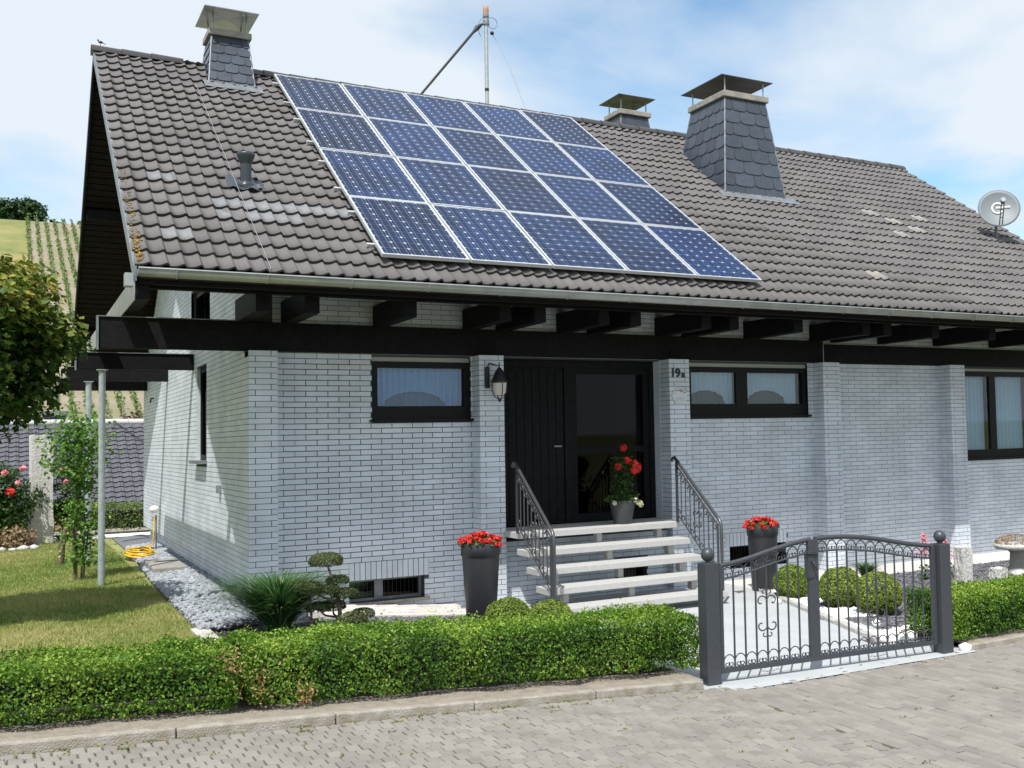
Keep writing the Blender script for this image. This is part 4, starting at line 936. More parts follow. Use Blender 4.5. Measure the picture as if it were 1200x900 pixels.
m = MB(); m.tube([(ax-.07, ay, 8.80), (ax-.16, ay, 8.72), (ax-.24, ay, 8.62), (ax-1.25, ay+.02, 7.30)], [.018, .045, .022, .020], 8); m.build('brace', 'cable', an)
m = MB(); m.tube([(ax+.11+.09*math.cos(t), ay-.02, 8.84+.10*math.sin(t)) for t in np.linspace(0, 6.1, 16)], .006, 5); m.tube([(ax-.05-.10*math.sin(t), ay-.02, 8.72+.20*math.cos(t)*.9) for t in np.linspace(.1, 2.6, 10)], .006, 5); m.build('cable_loop', 'lead', an)
m = MB(); m.sphere((ax+.11, ay, 8.67), .035, 10, 7); m.build('insulator', 'black', an)
m = MB(); m.tube([(ax+.09, ay, 8.70), (ax+.20, ay, 8.55)], .009, 5); m.tube([(ax+.20, ay, 8.55), (ax+.45, ay+.02, 8.1), (ax+.85, ay+.1, 7.25)], .0035, 4); m.build('guy_wire', 'wire', an)
bd = thing('bird', (-1.16, 4.48, 7.37), 'small dark bird perched on the end of the ridge', 'bird')
k_ = .55; bx, bz = -1.17, 7.372
m = MB(); m.sphere((bx, 4.46, bz+.055*k_), .034*k_, 10, 8, (1.7, .9, 1)); m.sphere((bx-.055*k_, 4.46, bz+.10*k_), .022*k_, 9, 7); m.tube([(bx-.075*k_, 4.46, bz+.1*k_), (bx-.10*k_, 4.46, bz+.095*k_)], [.006*k_, .001], 5); m.tube([(bx+.04*k_, 4.46, bz+.045*k_), (bx+.13*k_, 4.46, bz+.015*k_)], [.014*k_, .006*k_], 6)
for q in (-.008, .008): m.tube([(bx, 4.46+q, bz+.03*k_), (bx, 4.46+q, bz-.02)], .003, 4)
m.build('body', 'bird', bd)

# wall lamp, number, plaque, wall fittings -----------------------------------
ln = thing('wall_lantern', (2.84, -0.25, 2.05), 'black wall lantern with clear glass on the pilaster beside the door', 'lantern')
lx, ly = 2.88, -0.40
m = MB(); m.box(2.745, 2.80, -.285, -.252, 2.20, 2.46); m.tube([(2.772, -.27, 2.44), (2.772, -.34, 2.50), (2.85, -.40, 2.47)], .010, 6); m.build('bracket', 'black', ln)
m = MB(); m.lathe([(.02, .21), (.035, .185), (.06, .15), (.075, .10), (.10, .045), (.105, .03), (.085, .02)], (lx, ly, 2.235), 14); m.lathe([(.006, .2), (.010, .25), (.003, .285)], (lx, ly, 2.235), 8); m.build('hood', 'black', ln)
m = MB(); m.lathe([(.045, -.13), (.075, -.10), (.088, .02)], (lx, ly, 2.235), 14); m.build('globe', 'lamp_glass', ln)
m = MB()
for a in (0, 1.571, 3.1416, 4.712): m.tube([(lx+math.cos(a)*.095, ly+math.sin(a)*.095, 2.25), (lx+math.cos(a)*.10, ly+math.sin(a)*.10, 2.17), (lx+math.cos(a)*.07, ly+math.sin(a)*.07, 2.09), (lx+math.cos(a)*.015, ly+math.sin(a)*.015, 2.055)], .006, 5)
m.sphere((lx, ly, 2.045), .022, 9, 7); m.build('cage', 'black', ln)
hn = thing('house_number', (5.54, -0.25, 2.35), 'black house number 19a on the pilaster right of the door', 'house number')
for ch, x, sz in (('1', 5.420, .165), ('9', 5.500, .165), ('a', 5.600, .125)):
    cu_ = bpy.data.curves.new('numeral', 'FONT'); cu_.body = ch; cu_.size = sz; cu_.extrude = .006; cu_.offset = .004
    to = bpy.data.objects.new('numeral', cu_); COL.objects.link(to); to.rotation_euler = (rad(90), 0, 0); bpy.context.view_layer.update()
    me = bpy.data.meshes.new_from_object(to.evaluated_get(bpy.context.evaluated_depsgraph_get())); me.name = 'numeral'; bpy.data.objects.remove(to); me.materials.clear(); me.materials.append(MATS['black'])
    o = bpy.data.objects.new('numeral', me); link(o, hn); o.rotation_euler = (rad(90), 0, 0); o.location = Vector((x, -0.262, 2.362))-hn.location
pq = thing('wall_plaque', (5.56, -0.25, 2.02), 'round pale ceramic plaque painted with flowers below the house number', 'plaque')
def disc(c, r, y0, y1, n=28):
    m = MB(); vs = [(c[0]+r*math.cos(2*math.pi*k/n), y, c[1]+r*.82*math.sin(2*math.pi*k/n)) for y in (y0, y1) for k in range(n)]; m.add(vs, [tuple(range(n))]+[(k, n+k, n+(k+1) % n, (k+1) % n) for k in range(n)]); return m
disc((5.562, 2.108), .122, -.268, -.252).build('plate', 'ceramic', pq)
for (a, b, r_, mm) in ((.01, .07, .022, 'pink_print'), (.035, .055, .014, 'pink_print'), (.075, .045, .014, 'blue_print'), (-.06, .065, .013, 'green_print'), (-.03, .072, .010, 'blue_print'), (.05, .075, .010, 'green_print'), (-.085, .03, .009, 'green_print')):
    disc((5.562+a, 2.108+b), r_, -.2715, -.2682, 10).build('painted_flower', mm, pq)
q = MB(); q.tube([(5.49, -.27, 2.07), (5.55, -.27, 2.075), (5.63, -.27, 2.068)], .002, 4); q.tube([(5.50, -.27, 2.045), (5.56, -.27, 2.05), (5.62, -.27, 2.043)], .002, 4); q.build('painted_line', 'blue_print', pq)
vt = thing('wall_vent', (0.62, 0.0, 0.02), 'small round dark vent low on the brick wall above the topiary', 'vent'); m = MB(); m.tube([(0.635, .01, .02), (0.635, -.03, .02)], .032, 14); m.build('cowl', 'lead', vt)
vt = thing('wall_socket', (0, 1.6, 0.98), 'grey outdoor socket on the shaded side wall', 'socket'); m = MB(); m.box(-.05, 0.0, 1.55, 1.66, .98, 1.08); m.build('housing', 'lead', vt, bevel=.008)
vt = thing('wall_hook', (0, 9.3, 2.5), 'small dark hook fitting high on the sunlit side wall', 'hook'); m = MB(); m.tube([(0.01, 8.95, 2.46), (-.05, 8.95, 2.46), (-.06, 8.95, 2.38)], .016, 6); m.build('hook', 'black', vt)

# poles of the pergola
for i, (px, py, zt) in enumerate(((-1.16, 3.95, 2.653), (-1.165, 6.9, 2.653))):
    p = thing('pergola_pole', (px, py, -0.3), ('galvanised steel pole on the lawn carrying the nearer pergola beam', 'galvanised steel pole carrying the pergola beam behind the climbing plant')[i], 'pole', 'steel poles carrying the pergola beams')
    m = MB(); m.tube([(px, py, -.45), (px, py, zt-.012)], .042, 16); m.build('shaft', 'galv', p); m = MB(); m.box(px-.07, px+.07, py-.06, py+.06, zt-.012, zt-.001); m.build('head_plate', 'galv', p)

# steps ------------------------------------------------------------------
st = thing('entrance_steps', (4.1, -1.2, -0.5), 'open pale stone entrance steps rising to the front door', 'steps')
SXL, SXR, SZ, SR, SYF, SG, STH = 2.978, 5.256, 0.442, 0.194, -0.686, 0.271, 0.075
for i in range(5):
    yf = SYF-SG*i; z = SZ-SR*i; yb = (YD-.002 if i == 0 else yf+.33)
    m = MB()
    if i == 0: m.prism([(SXL, yf), (SXR, yf), (SXR, -.255), (5.405, -.255), (5.405, yb), (3.005, yb), (3.005, -.255), (SXL, -.255)], z-STH, z)
    else: m.box(SXL, SXR, yf, yb, z-STH, z)
    m.build('tread', 'tread', st, bevel=.006)
    for xs_ in (3.25, 4.12, 5.0):
        m = MB(); zb = (z-SR if i < 4 else -0.53); m.box(xs_-.035, xs_+.035, yf+.10, yf+.20, zb+.001, z-STH-.001); m.build('support', 'tread', st)

def spiral(c, r0, r1, t0, t1, n=12): return [(c[0]+(r0+(r1-r0)*k/(n-1))*math.cos(t0+(t1-t0)*k/(n-1)), c[1]+(r0+(r1-r0)*k/(n-1))*math.sin(t0+(t1-t0)*k/(n-1))) for k in range(n)]
def handrail(x, label):
    h = thing('handrail', (x, -1.72, SZ-4*SR), label, 'handrail', 'wrought iron handrails of the entrance steps')
    zb = SZ-4*SR; P = lambda y, z: (x, y, z); yb, yt = -1.70, -0.72; k = SR/SG
    zr = lambda y: 0.50+(y-yb)*0.765
    m = MB(); m.tube([P(yb-.03, zb), P(yb-.03, .35), P(yb-.028, zr(yb)-.04), P(yb+.005, zr(yb)+.02), P(yb+.06, zr(yb+.06)+.012), P(yt-.02, zr(yt-.02)), P(yt+.04, zr(yt)+.03), P(yt+.09, zr(yt)+.02), P(yt+.11, zr(yt)-.02)], .021, 9); m.build('rail', 'railing', h)
    m = MB(); m.tube([P(yt, .44), P(yt, zr(yt)-.02)], .019, 8); m.build('post', 'iron', h)
    m = MB(); m.tube([P(yb+.05, zb), P(yb+.05, zr(yb+.05)-.07)], .015, 8); m.build('post', 'railing', h)
    top = lambda y: zr(y)-.075; bot = lambda y: zr(y)-.70
    m = MB(); m.tube([P(yb+.05, top(yb+.05)), P(yt, top(yt))], .010, 6); m.build('upper_bar', 'railing', h)
    m = MB(); m.tube([P(yb+.05, bot(yb+.05)), P(yt, bot(yt))], .010, 6); m.build('lower_bar', 'railing', h)
    n = 9
    for i in range(1, n):
        y = yb+.05+(yt-yb-.05)*i/n; m = MB(); m.tube([P(y, bot(y)), P(y, top(y))], .0075, 6); m.build('baluster', 'railing', h)
    for i in range(n):
        y = yb+.05+(yt-yb-.05)*(i+.5)/n
        for fz, sg in ((top, -1), (bot, 1)):
            m = MB(); s = spiral((y, fz(y)+sg*.06), .052, .012, -1.2*sg, 4.6*sg, 12); m.tube([P(a, b) for a, b in s], .0085, 5); m.build('scroll', 'railing', h)
    ym = 0.5*(yb+yt)+.02; zm = 0.5*(top(ym)+bot(ym))
    for a in (1, -1):
        for b in (1, -1):
            m = MB(); s = spiral((ym+a*.055, zm+b*.06), .055, .012, (0 if a < 0 else math.pi), (5.2*b if a < 0 else math.pi-5.2*b), 14); m.tube([P(p, q) for p, q in s], .0085, 5); m.build('scroll', 'railing', h)
handrail(2.95, 'wrought iron handrail of the steps on the side of the lantern'); handrail(5.20, 'wrought iron handrail of the steps on the side of the house number')

# gate ---------------------------------------------------------------------
GX0, GY0 = 2.72, -5.20; gdx, gdy = 0.9966, -0.0825
GP = lambda t, z: (GX0+gdx*t, GY0+gdy*t, z)
TT = 2.46
def gate_top(t):   # S curve over the whole opening
    xs_ = [0, .10, .35, .65, 1.0, 1.35, 1.7, 2.05, 2.36, 2.46]; zs_ = [.462, .466, .50, .575, .636, .640, .60, .53, .485, .48]
    i = max(1, min(len(xs_)-2, int(np.searchsorted(xs_, t)))); return float(np.interp(t, np.linspace(0, 2.46, 60), np.convolve(np.pad(np.interp(np.linspace(0, 2.46, 60), xs_, zs_), 3, mode='edge'), np.ones(7)/7, 'valid')))
def gate_post(t, label):
    x, y, _ = GP(t, 0); p = thing('gate_post', (x, y, -0.5), label, 'gate post', 'gate posts')
    m = MB(); m.box(x-.066, x+.066, y-.066, y+.066, -.7, .505); m.build('shaft', 'anthracite', p, bevel=.006)
    m = MB(); m.lathe([(.028, 0), (.022, .012), (.022, .02)], (x, y, .505), 12); m.sphere((x, y, .570), .058, 20, 12); m.build('ball', 'anthracite', p)
gate_post(0.0, 'dark grey steel gate post with ball top at the end of the long hedge'); gate_post(TT, 'dark grey steel gate post with ball top beside the short right hedge')
def gate_leaf(t0, t1, nb, label, lock=False):
    zb = -.395; g = thing('gate_leaf', GP(t0, -.42), label, 'gate', 'leaves of the front gate')
    def pc(name, pts, r, n=6): m = MB(); m.tube([GP(a, b) for a, b in pts], r, n); return m.build(name, 'anthracite', g)
    def stile(t, w=.022):
        m = MB(); c = Vector(GP(t, 0)); a = Vector((gdx, gdy, 0))*w; b = Vector((-gdy, gdx, 0))*.02; z1 = gate_top(t)-.004
        base = [c-a-b, c+a-b, c+a+b, c-a+b]; m.frustum([(p.x, p.y, zb-.02) for p in base], [(p.x, p.y, z1) for p in base]); m.build('stile', 'anthracite', g, bevel=.003)
    stile(t0+.02); stile(t1-.02, .03 if lock else .022)
    ts = np.linspace(t0+.02, t1-.02, 24)
    m = MB(); m.tube([GP(t, gate_top(t)) for t in ts], .021, 8); m.build('top_rail', 'anthracite', g)
    m = MB(); m.tube([GP(t, gate_top(t)-.115) for t in ts], .009, 6); m.build('lower_top_rail', 'anthracite', g)
    m = MB(); c0, c1 = Vector(GP(t0+.02, 0)), Vector(GP(t1-.02, 0)); b = Vector((-gdy, gdx, 0))*.018; base = [c0-b, c1-b, c1+b, c0+b]; m.frustum([(p.x, p.y, zb-.02) for p in base], [(p.x, p.y, zb+.02) for p in base]); m.build('bottom_rail', 'anthracite', g, bevel=.003)
    A, Bt = t0+.042, t1-.042; st_ = (Bt-A)/(nb+1); ww = st_/2
    for i in range(1, nb+1):
        t = A+i*st_; pc('bar', [(t, zb), (t, gate_top(t)-.115)], .0085)
    for i in range(nb+1):
        t = A+(i+.5)*st_; z0 = zb+.018; zt = gate_top(t)-.02
        m = MB()
        m.tube([GP(t+ww*.98*math.cos(q), z0+.045+.062*math.sin(q)) for q in np.linspace(-.5, math.pi+.5, 14)], .0055, 5)
        for sg in (1, -1): m.tube([GP(t+sg*(ww*.38)+a*sg, z0+.03+b_) for a, b_ in spiral((0, 0), .028, .008, 2.6, 8.2, 9)], .005, 5)
        m.build('ring_ornament', 'anthracite', g)
        m = MB(); sl_ = (gate_top(t+.01)-gate_top(t-.01))/.02
        m.tube([GP(t+ww*.98*math.cos(q), zt-.075+.068*math.sin(q)+sl_*ww*math.cos(q)) for q in np.linspace(-.3, math.pi+.3, 14)], .0055, 5)
        for sg in (1, -1): m.tube([GP(t+sg*(ww*.38)+a*sg, zt-.072+b_+sl_*sg*ww*.4) for a, b_ in spiral((0, 0), .027, .008, 2.6, 8.2, 9)], .005, 5)
        m.build('arch_ornament', 'anthracite', g)
    tm_ = A+st_*round((nb+1)/2) if not lock else A+st_*2.0
    tm_ = 0.5*(t0+t1)-.0 if lock else tm_
    tm_ = A+st_*round((tm_-A)/st_); zc = 0.02 if lock else -.02; zc = 0.04
    for b_ in (1, -1):
        for a in (1, -1):
            m = MB(); s = [(tm_, zc+b_*.02)]+spiral((tm_+a*.055, zc+b_*.10), .058, .014, (math.pi if a > 0 else 0), (math.pi-5.0*b_ if a > 0 else 5.0*b_), 14); m.tube([GP(p, q) for p, q in s], .0065, 5)
            s = spiral((tm_+a*.028, zc+b_*.175), .03, .008, (math.pi if a > 0 else 0), (math.pi-4.6*b_ if a > 0 else 4.6*b_), 10); m.tube([GP(p, q) for p, q in s], .0055, 5)
            m.build('scroll', 'anthracite', g)
    if lock:
        x, y, _ = GP(t1-.03, 0); m = MB(); m.box(x-.035, x+.035, y-.03, y+.03, .30, .53); m.build('lock_case', 'anthracite', g, bevel=.004)
        m = MB(); m.tube([(x, y-.03, .44), (x, y-.06, .44), (x+.03, y-.065, .37)], .009, 6); m.tube([(x-.05, y-.035, .515), (x+.06, y-.035, .505)], .010, 6); m.build('latch', 'iron', g)
gate_leaf(0.085, 1.035, 7, 'narrow dark grey wrought iron gate leaf with the latch', True)
gate_leaf(1.045, 2.385, 11, 'wide dark grey wrought iron gate leaf with eleven bars')
ss = MB(); ss.prism([(2.62, -5.335), (5.02, -5.535), (5.02, -5.40), (2.62, -5.20)], -.6, -.497); so = ss.build('gate_sill', 'concrete', None); tag(so, kind='structure')

# ------------------------------------------------------------------ planting helpers
def hedge(name, x0, x1, y0, y1, zb, zt, n, size, label, group=None, m='box_leaf', dry=None, bump=0.095, stems=True, cat='hedge'):
    """clipped hedge: zb, zt are functions of x"""
    h = thing(name, (0.5*(x0+x1), 0.5*(y0+y1), float(zb(0.5*(x0+x1)))), label, cat, group)
    yc = 0.5*(y0+y1); hw = 0.5*(y1-y0)
    per = RNG.random(n)                       # around the cross-section: front, top, back
    H = float(zt(0.5*(x0+x1))-zb(0.5*(x0+x1))); tot = 2*H+2*hw; s = per*tot; x = x0+(x1-x0)*RNG.random(n)
    ends = RNG.random(n) < (2*H*2*hw)/((x1-x0)*tot)*1.6
    y = np.where(s < H, -hw, np.where(s < H+2*hw, s-H-hw, hw)); z = np.where(s < H, s/H, np.where(s < H+2*hw, 1.0, 1-(s-H-2*hw)/H))
    nx = np.zeros(n); ny = np.where(s < H, -1.0, np.where(s < H+2*hw, 0, 1.0)); nz_ = np.where((s >= H) & (s < H+2*hw), 1.0, 0.12)
    e = np.nonzero(ends)[0]; x[e] = np.where(RNG.random(len(e)) < .5, x0, x1); y[e] = RNG.uniform(-hw, hw, len(e)); z[e] = RNG.random(len(e)); nx[e] = np.sign(x[e]-0.5*(x0+x1)); ny[e] = 0; nz_[e] = .1
    # round the shoulders, waist at the foot
    a = np.clip((z-0.72)/0.28, 0, 1); y = y*(1-0.16*a*a); y = y*(0.86+0.14*np.clip(z/0.25, 0, 1)); z = np.where(nz_ > .5, z-0.10*(np.abs(y)/hw)**3, z)
    Pn = np.column_stack([nx, ny, nz_]); P = np.column_stack([x, yc+y, zb(x)+z*(zt(x)-zb(x))])
    b = vnoise(P, 1.7, 9)*0.35+vnoise(P, 4.6, 3)*0.40+vnoise(P, 12, 4)*0.40-.075; P = P+Pn*((b-0.5)*2*bump)[:, None]-Pn*(RNG.random(n)**1.7*0.10)[:, None]+Pn*((RNG.random(n) < .07)*RNG.random(n)*.05)[:, None]
    keep = (z > 0.05+0.10*vnoise(P, 7, 5)); P, Pn, x, z = P[keep], Pn[keep], x[keep], z[keep]
    bias = 0.30+0.42*vnoise(P, 3.0, 6)+0.30*(Pn[:, 2] > .5)*RNG.random(len(P))  # top leaves picked lighter: sunlight on the hedge top put into colour
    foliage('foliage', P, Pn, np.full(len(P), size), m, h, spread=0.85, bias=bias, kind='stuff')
    ns = int((x1-x0)*55); sx_ = RNG.uniform(x0+.05, x1-.05, ns); sy_ = RNG.uniform(y0+.04, y1-.06, ns); ln_ = .03+.07*RNG.random(ns)**2; kk = 7
    tt = np.tile(np.linspace(0, 1, kk), ns); X = np.repeat(sx_, kk); Y = np.repeat(sy_, kk); Lr = np.repeat(ln_, kk); le = np.repeat(RNG.normal(0, .35, (ns, 2)), kk, 0)
    D = np.column_stack([X+le[:, 0]*Lr*tt, Y+le[:, 1]*Lr*tt, zt(X)-.03-.05*(np.abs(Y-yc)/hw)**3+Lr*tt+.0]); foliage('shoots', D+RNG.normal(0, .006, D.shape), np.column_stack([le*.5, np.full(len(D), .6)]), np.full(len(D), size*.85), m, h, spread=.8, bias=.55+.45*RNG.random(len(D)), kind='stuff')
    if dry is not None:
        for (xc, zc, r) in dry:
            k = int(900*r); D = np.column_stack([RNG.normal(xc, r*.45, k), np.full(k, y0-.012)+RNG.normal(0, .02, k), RNG.normal(zc, r*.6, k)]); foliage('dry_foliage', D, np.tile([0, -1., .2], (k, 1)), np.full(k, size), 'box_dry', h, bias=RNG.random(k)*.5+.45, kind='stuff')
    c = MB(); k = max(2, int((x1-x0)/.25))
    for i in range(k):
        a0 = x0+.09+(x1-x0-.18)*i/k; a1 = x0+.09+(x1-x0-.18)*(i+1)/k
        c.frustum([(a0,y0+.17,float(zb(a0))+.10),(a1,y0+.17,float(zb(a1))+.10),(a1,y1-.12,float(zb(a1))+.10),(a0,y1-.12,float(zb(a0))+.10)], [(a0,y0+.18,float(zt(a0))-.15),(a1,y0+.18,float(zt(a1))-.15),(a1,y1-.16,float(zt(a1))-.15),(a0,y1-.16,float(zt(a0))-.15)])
    c.build('shade_core', 'core_and_stalk', h)  # solid dark core paints the shade seen between the leaves
    if stems:
        for i in range(int((x1-x0)/0.22)):
            xx = x0+.1+i*0.22+random.uniform(-.05, .05); yy = yc+random.uniform(-.12, .12); c = MB(); c.tube([(xx, yy, float(zb(xx))-.05), (xx+random.uniform(-.03, .03), yy-.03, float(zb(xx))+.14)], .009, 5); c.build('stem', 'bark', h)
    return h
zk = lambda x: np.asarray(zkerb(x), float)-.01
hedge('box_hedge', -6.4, -0.93, -5.05, -4.38, zk, lambda x: zk(x)+.41, 84000, .023, 'clipped box hedge beside the lawn', 'low box hedges along the road', dry=[(-.97, .12, .10)])
hedge('box_hedge', -0.86, 2.74, -5.04, -4.32, zk, lambda x: zk(x)+.44+0.012*(x+1), 62000, .023, 'clipped box hedge ending at the left gate post, a browned patch at its far end', 'low box hedges along the road', dry=[(-.80, -.02, .13), (-.5, -.14, .09)])
hedge('box_hedge', 5.36, 10.5, -5.40, -4.72, lambda x: np.full(np.shape(x), -.46)*1.0, lambda x: np.full(np.shape(x), -.005)+.0*x, 80000, .024, 'clipped box hedge behind the short kerb right of the gate', 'low box hedges along the road')
hedge('garden_hedge', -9, 3.0, 14.0, 14.7, lambda x: np.full(np.shape(x), -.30)*1.0, lambda x: np.full(np.shape(x), .33)+.0*x, 30000, .045, 'low trimmed hedge at the back of the garden before the grey roof', m='vine_leaf', stems=False)

def ball(name, c, r, n, size, label, m='ball_leaf', group=None, flat=0.92, cat='topiary'):
    b = thing(name, (c[0], c[1], c[2]), label, cat, group); ctr = np.array([c[0], c[1], c[2]+r*flat*.93])
    d = unit(RNG.normal(0, 1, (n, 3))); d = d[d[:, 2] > -.82]; rr = r*(1+(vnoise(d, 3, c[0]*3)-.5)*.10+(vnoise(d, 9, 2)-.5)*.08-RNG.random(len(d))**2*.13)
    P = ctr+d*rr[:, None]*np.array([1, 1, flat]); foliage('foliage', P, d, np.full(len(P), size), m, b, spread=.65, bias=.30+.42*vnoise(P, 7, 8), kind='stuff')
    s = MB(); s.sphere(ctr, r*.84, 16, 10, (1, 1, flat)); s.build('shade_core', 'core_and_stalk', b)  # dark sphere added as painted shade in the leaf gaps
    s = MB(); s.tube([(c[0], c[1], c[2]-.08), (c[0], c[1], c[2]+.12)], .02, 6); s.build('stem', 'bark', b); return b
ball('box_ball', (2.03, -2.58, float(zcourt(2.03))-.02), .228, 9000, .022, 'round clipped box ball next to the tall planter by the steps', group='box balls')
ball('box_ball', (2.30, -3.00, float(zcourt(2.3))-.04), .25, 9000, .022, 'round clipped box ball half hidden by the hedge in front of the steps', group='box balls')
ball('box_ball', (6.15, -1.88, -.50), .232, 8000, .024, 'clipped box ball beside the planter in the gravel bed', group='box balls')
ball('box_ball', (6.17, -2.78, -.50), .262, 9000, .024, 'middle one of three clipped box balls in the gravel bed', group='box balls')
ball('box_ball', (6.16, -3.44, -.50), .265, 9000, .024, 'clipped box ball with a white stone at its foot', group='box balls')

def blades(name, c, n, h, spread, m, parent, w=.006, droop=1.0, dry=.1):
    VV = []; QQ = []; RR = []; seg = 5
    for k in range(n):
        th = RNG.random()*6.283; r0 = .10*RNG.random()**.5*spread; L_ = h*(.6+.55*RNG.random()); out = spread*(.15+.95*RNG.random())*droop
        b = np.array([c[0]+math.cos(th)*r0, c[1]+math.sin(th)*r0, c[2]]); d = np.array([math.cos(th), math.sin(th), 0]); sd = np.array([-d[1], d[0], 0]); base = len(VV)
        tw = RNG.normal(0, .25)
        for i in range(seg+1):
            t = i/seg; p = b+d*out*t**1.7+sd*tw*.1*t+np.array([0, 0, L_*(t-.42*droop*t**2.6)]); ww = w*(1-t**2)*(.8+.4*RNG.random())+.0006; VV += [p-sd*ww, p+sd*ww]
        for i in range(seg): QQ.append((base+2*i, base+2*i+1, base+2*i+3, base+2*i+2))
        r_ = (.95 if RNG.random() < dry else RNG.random()*.62); RR += [r_]*seg
    return bigmesh(name, VV, QQ, m, parent, rnd=RR, kind='stuff', smooth=True)
g = thing('ornamental_grass', (0.05, -1.52, -.29), 'dense green ornamental grass tuft at the corner of the house', 'grass'); blades('blades', (0.05, -1.52, -.31), 2600, .86, .82, 'grass_blade', g, w=.0055, dry=.06, droop=.95)
g = thing('ornamental_grass', (7.95, -1.22, -.5), 'small bright green grass tuft in the dark gravel by the wall', 'grass'); blades('blades', (7.95, -1.22, -.51), 420, .40, .34, 'grass_blade', g, w=.005, dry=.0)

# cloud-pruned tree
ct = thing('cloud_tree', (0.50, -1.85, -.30), 'cloud-pruned topiary with small leaf pads on thin stems', 'topiary')
base = Vector((0.48, -1.85, -.33)); mid = Vector((0.55, -1.85, .02))
pads = [((0.43, -1.85, .41), .165), ((0.545, -1.83, .205), .115), ((0.445, -1.88, .125), .115), ((0.265, -1.86, .155), .14), ((0.615, -1.87, .075), .125), ((0.37, -1.78, -.05), .12), ((0.52, -1.74, -.05), .13), ((0.80, -1.80, -.15), .12)]
m = MB(); m.tube([base, (0.56, -1.86, -.12), mid, (0.50, -1.84, .2), (0.44, -1.85, .38)], [.026, .022, .018, .014, .010], 7); m.build('trunk', 'bark', ct)
for (p, r) in pads[1:]:
    m = MB(); s_ = Vector((0.54, -1.85, max(-.15, p[2]-.16))); m.tube([s_, (p[0]*.6+.54*.4, p[1], p[2]-.08), (p[0], p[1], p[2]-.01)], [.012, .010, .007], 6); m.build('branch', 'bark', ct)
m = MB(); m.tube([(0.27, -1.86, -.32), (0.285, -1.86, -.1), (0.268, -1.86, .14)], [.014, .012, .009], 6); m.build('branch', 'bark', ct)
for (p, r) in pads:
    n = int(2600*(r/.13)**2); d = unit(RNG.normal(0, 1, (n, 3))); d = d[d[:, 2] > -.55]; P = np.array(p)+d*(r*(1-.25*RNG.random(len(d))**2+.12*(vnoise(d, 3, p[0]*9)-.5)))[:, None]*np.array([1, 1, .52]); foliage('leaf_pad', P, d, np.full(len(P), .016), 'cloud_leaf', ct, spread=.6, bias=.35+.3*vnoise(P, 12, 3), kind='stuff')
ball('box_ball', (0.55, -2.35, -.33), .17, 2600, .02, 'tiny clipped ball at the foot of the cloud-pruned tree', m='cloud_leaf', group='box balls')
# low flowers behind the hedge
for k, (x, y) in enumerate(((0.95, -2.4), (1.55, -2.2))):
    f = thing('low_flower', (x, y, float(zlawn(x, y))), ('small bronze seedling in the dark gravel near the topiary', 'small bronze seedling in the dark gravel near the paving')[k], 'plant', 'seedlings in the gravel')
    P = np.array([x, y, float(zlawn(x, y))+.10])+RNG.normal(0, 1, (140, 3))*np.array([.09, .09, .06]); foliage('foliage', P, np.tile([0, 0, 1.], (140, 1)), np.full(140, .022), 'box_dry', f, bias=RNG.random(140), kind='stuff')
    m = MB(); m.tube([(x, y, float(zlawn(x, y))-.02), (x+.01, y, float(zlawn(x, y))+.12)], .004, 5); m.build('stem', 'bark', f)

# planters ------------------------------------------------------------------
def planter(x, y, z, rt, rb, h, label, flabel):
    p = thing('tall_planter', (x, y, z), label, 'planter', 'tall dark planters')
    m = MB(); m.lathe([(rb-.012, 0), (rb, .012), (rt*.93, h*.80), (rt*.935, h*.835), (rt*.99, h*.845), (rt, h*.99), (rt-.01, h), (rt-.025, h-.005), (rt-.03, h-.06)], (x, y, z), 36); m.build('pot', 'planter', p)
    m = MB(); m.lathe([(0.0001, h-.055), (rt-.028, h-.055)], (x, y, z), 24); m.build('earth', 'soil', p)
    f = thing('geranium', (x, y, z+h-.055), flabel, 'flowers', 'red geraniums in the tall planters')
    n = 420; d = unit(RNG.normal(0, 1, (n, 3))); d[:, 2] = np.abs(d[:, 2]); P = np.array([x, y, z+h-.03])+d*np.array([rt*1.1, rt*1.1, .10])*(.4+.6*RNG.random((n, 1))); foliage('leaves', P, d+[0, 0, .6], np.full(n, .045), 'rose_leaf', f, aspect=.85, bias=.3+.6*RNG.random(n), kind='stuff')
    for k in range(44):
        a = RNG.random()*6.283; r = rt*1.18*RNG.random()**.5; cz = z+h+.06+.06*RNG.random()-(r/rt)**2*.07; c = np.array([x+r*math.cos(a), y+r*math.sin(a), cz]); mm = 34
        d = unit(RNG.normal(0, 1, (mm, 3))); V, Q = leaves(c+d*np.array([.030, .030, .020]), d, np.full(mm, .026), .5, .85); bigmesh('flower_head', V, Q, 'petal_red', f, rnd=RNG.random(mm))
        s = MB(); s.tube([(x+r*.5*math.cos(a), y+r*.5*math.sin(a), z+h-.05), tuple(c)], .003, 4); s.build('stalk', 'core_and_stalk', f)
planter(2.31, -1.16, -.47, .222, .165, .88, 'tall dark grey planter standing between cellar paving and steps', 'red geranium in the planter beside the cellar paving')
planter(6.28, -1.10, -.50, .212, .155, .86, 'tall dark grey planter on the white pebbles behind the gate', 'red geranium in the planter behind the gate')
pp = thing('flower_pot', (4.55, -0.42, SZ), 'dark round flower pot on the porch in front of the glass', 'pot'); px, py = 4.55, -.42
m = MB(); m.lathe([(.105, 0), (.115, .012), (.165, .26), (.172, .30), (.160, .305), (.150, .26)], (px, py, SZ), 28); m.lathe([(.0001, .25), (.152, .25)], (px, py, SZ), 20); m.build('pot', 'pot', pp)
pf = thing('porch_plant', (px, py, SZ+.25), 'tall plant with red blooms and cream trailing flowers in the porch pot', 'flowers')
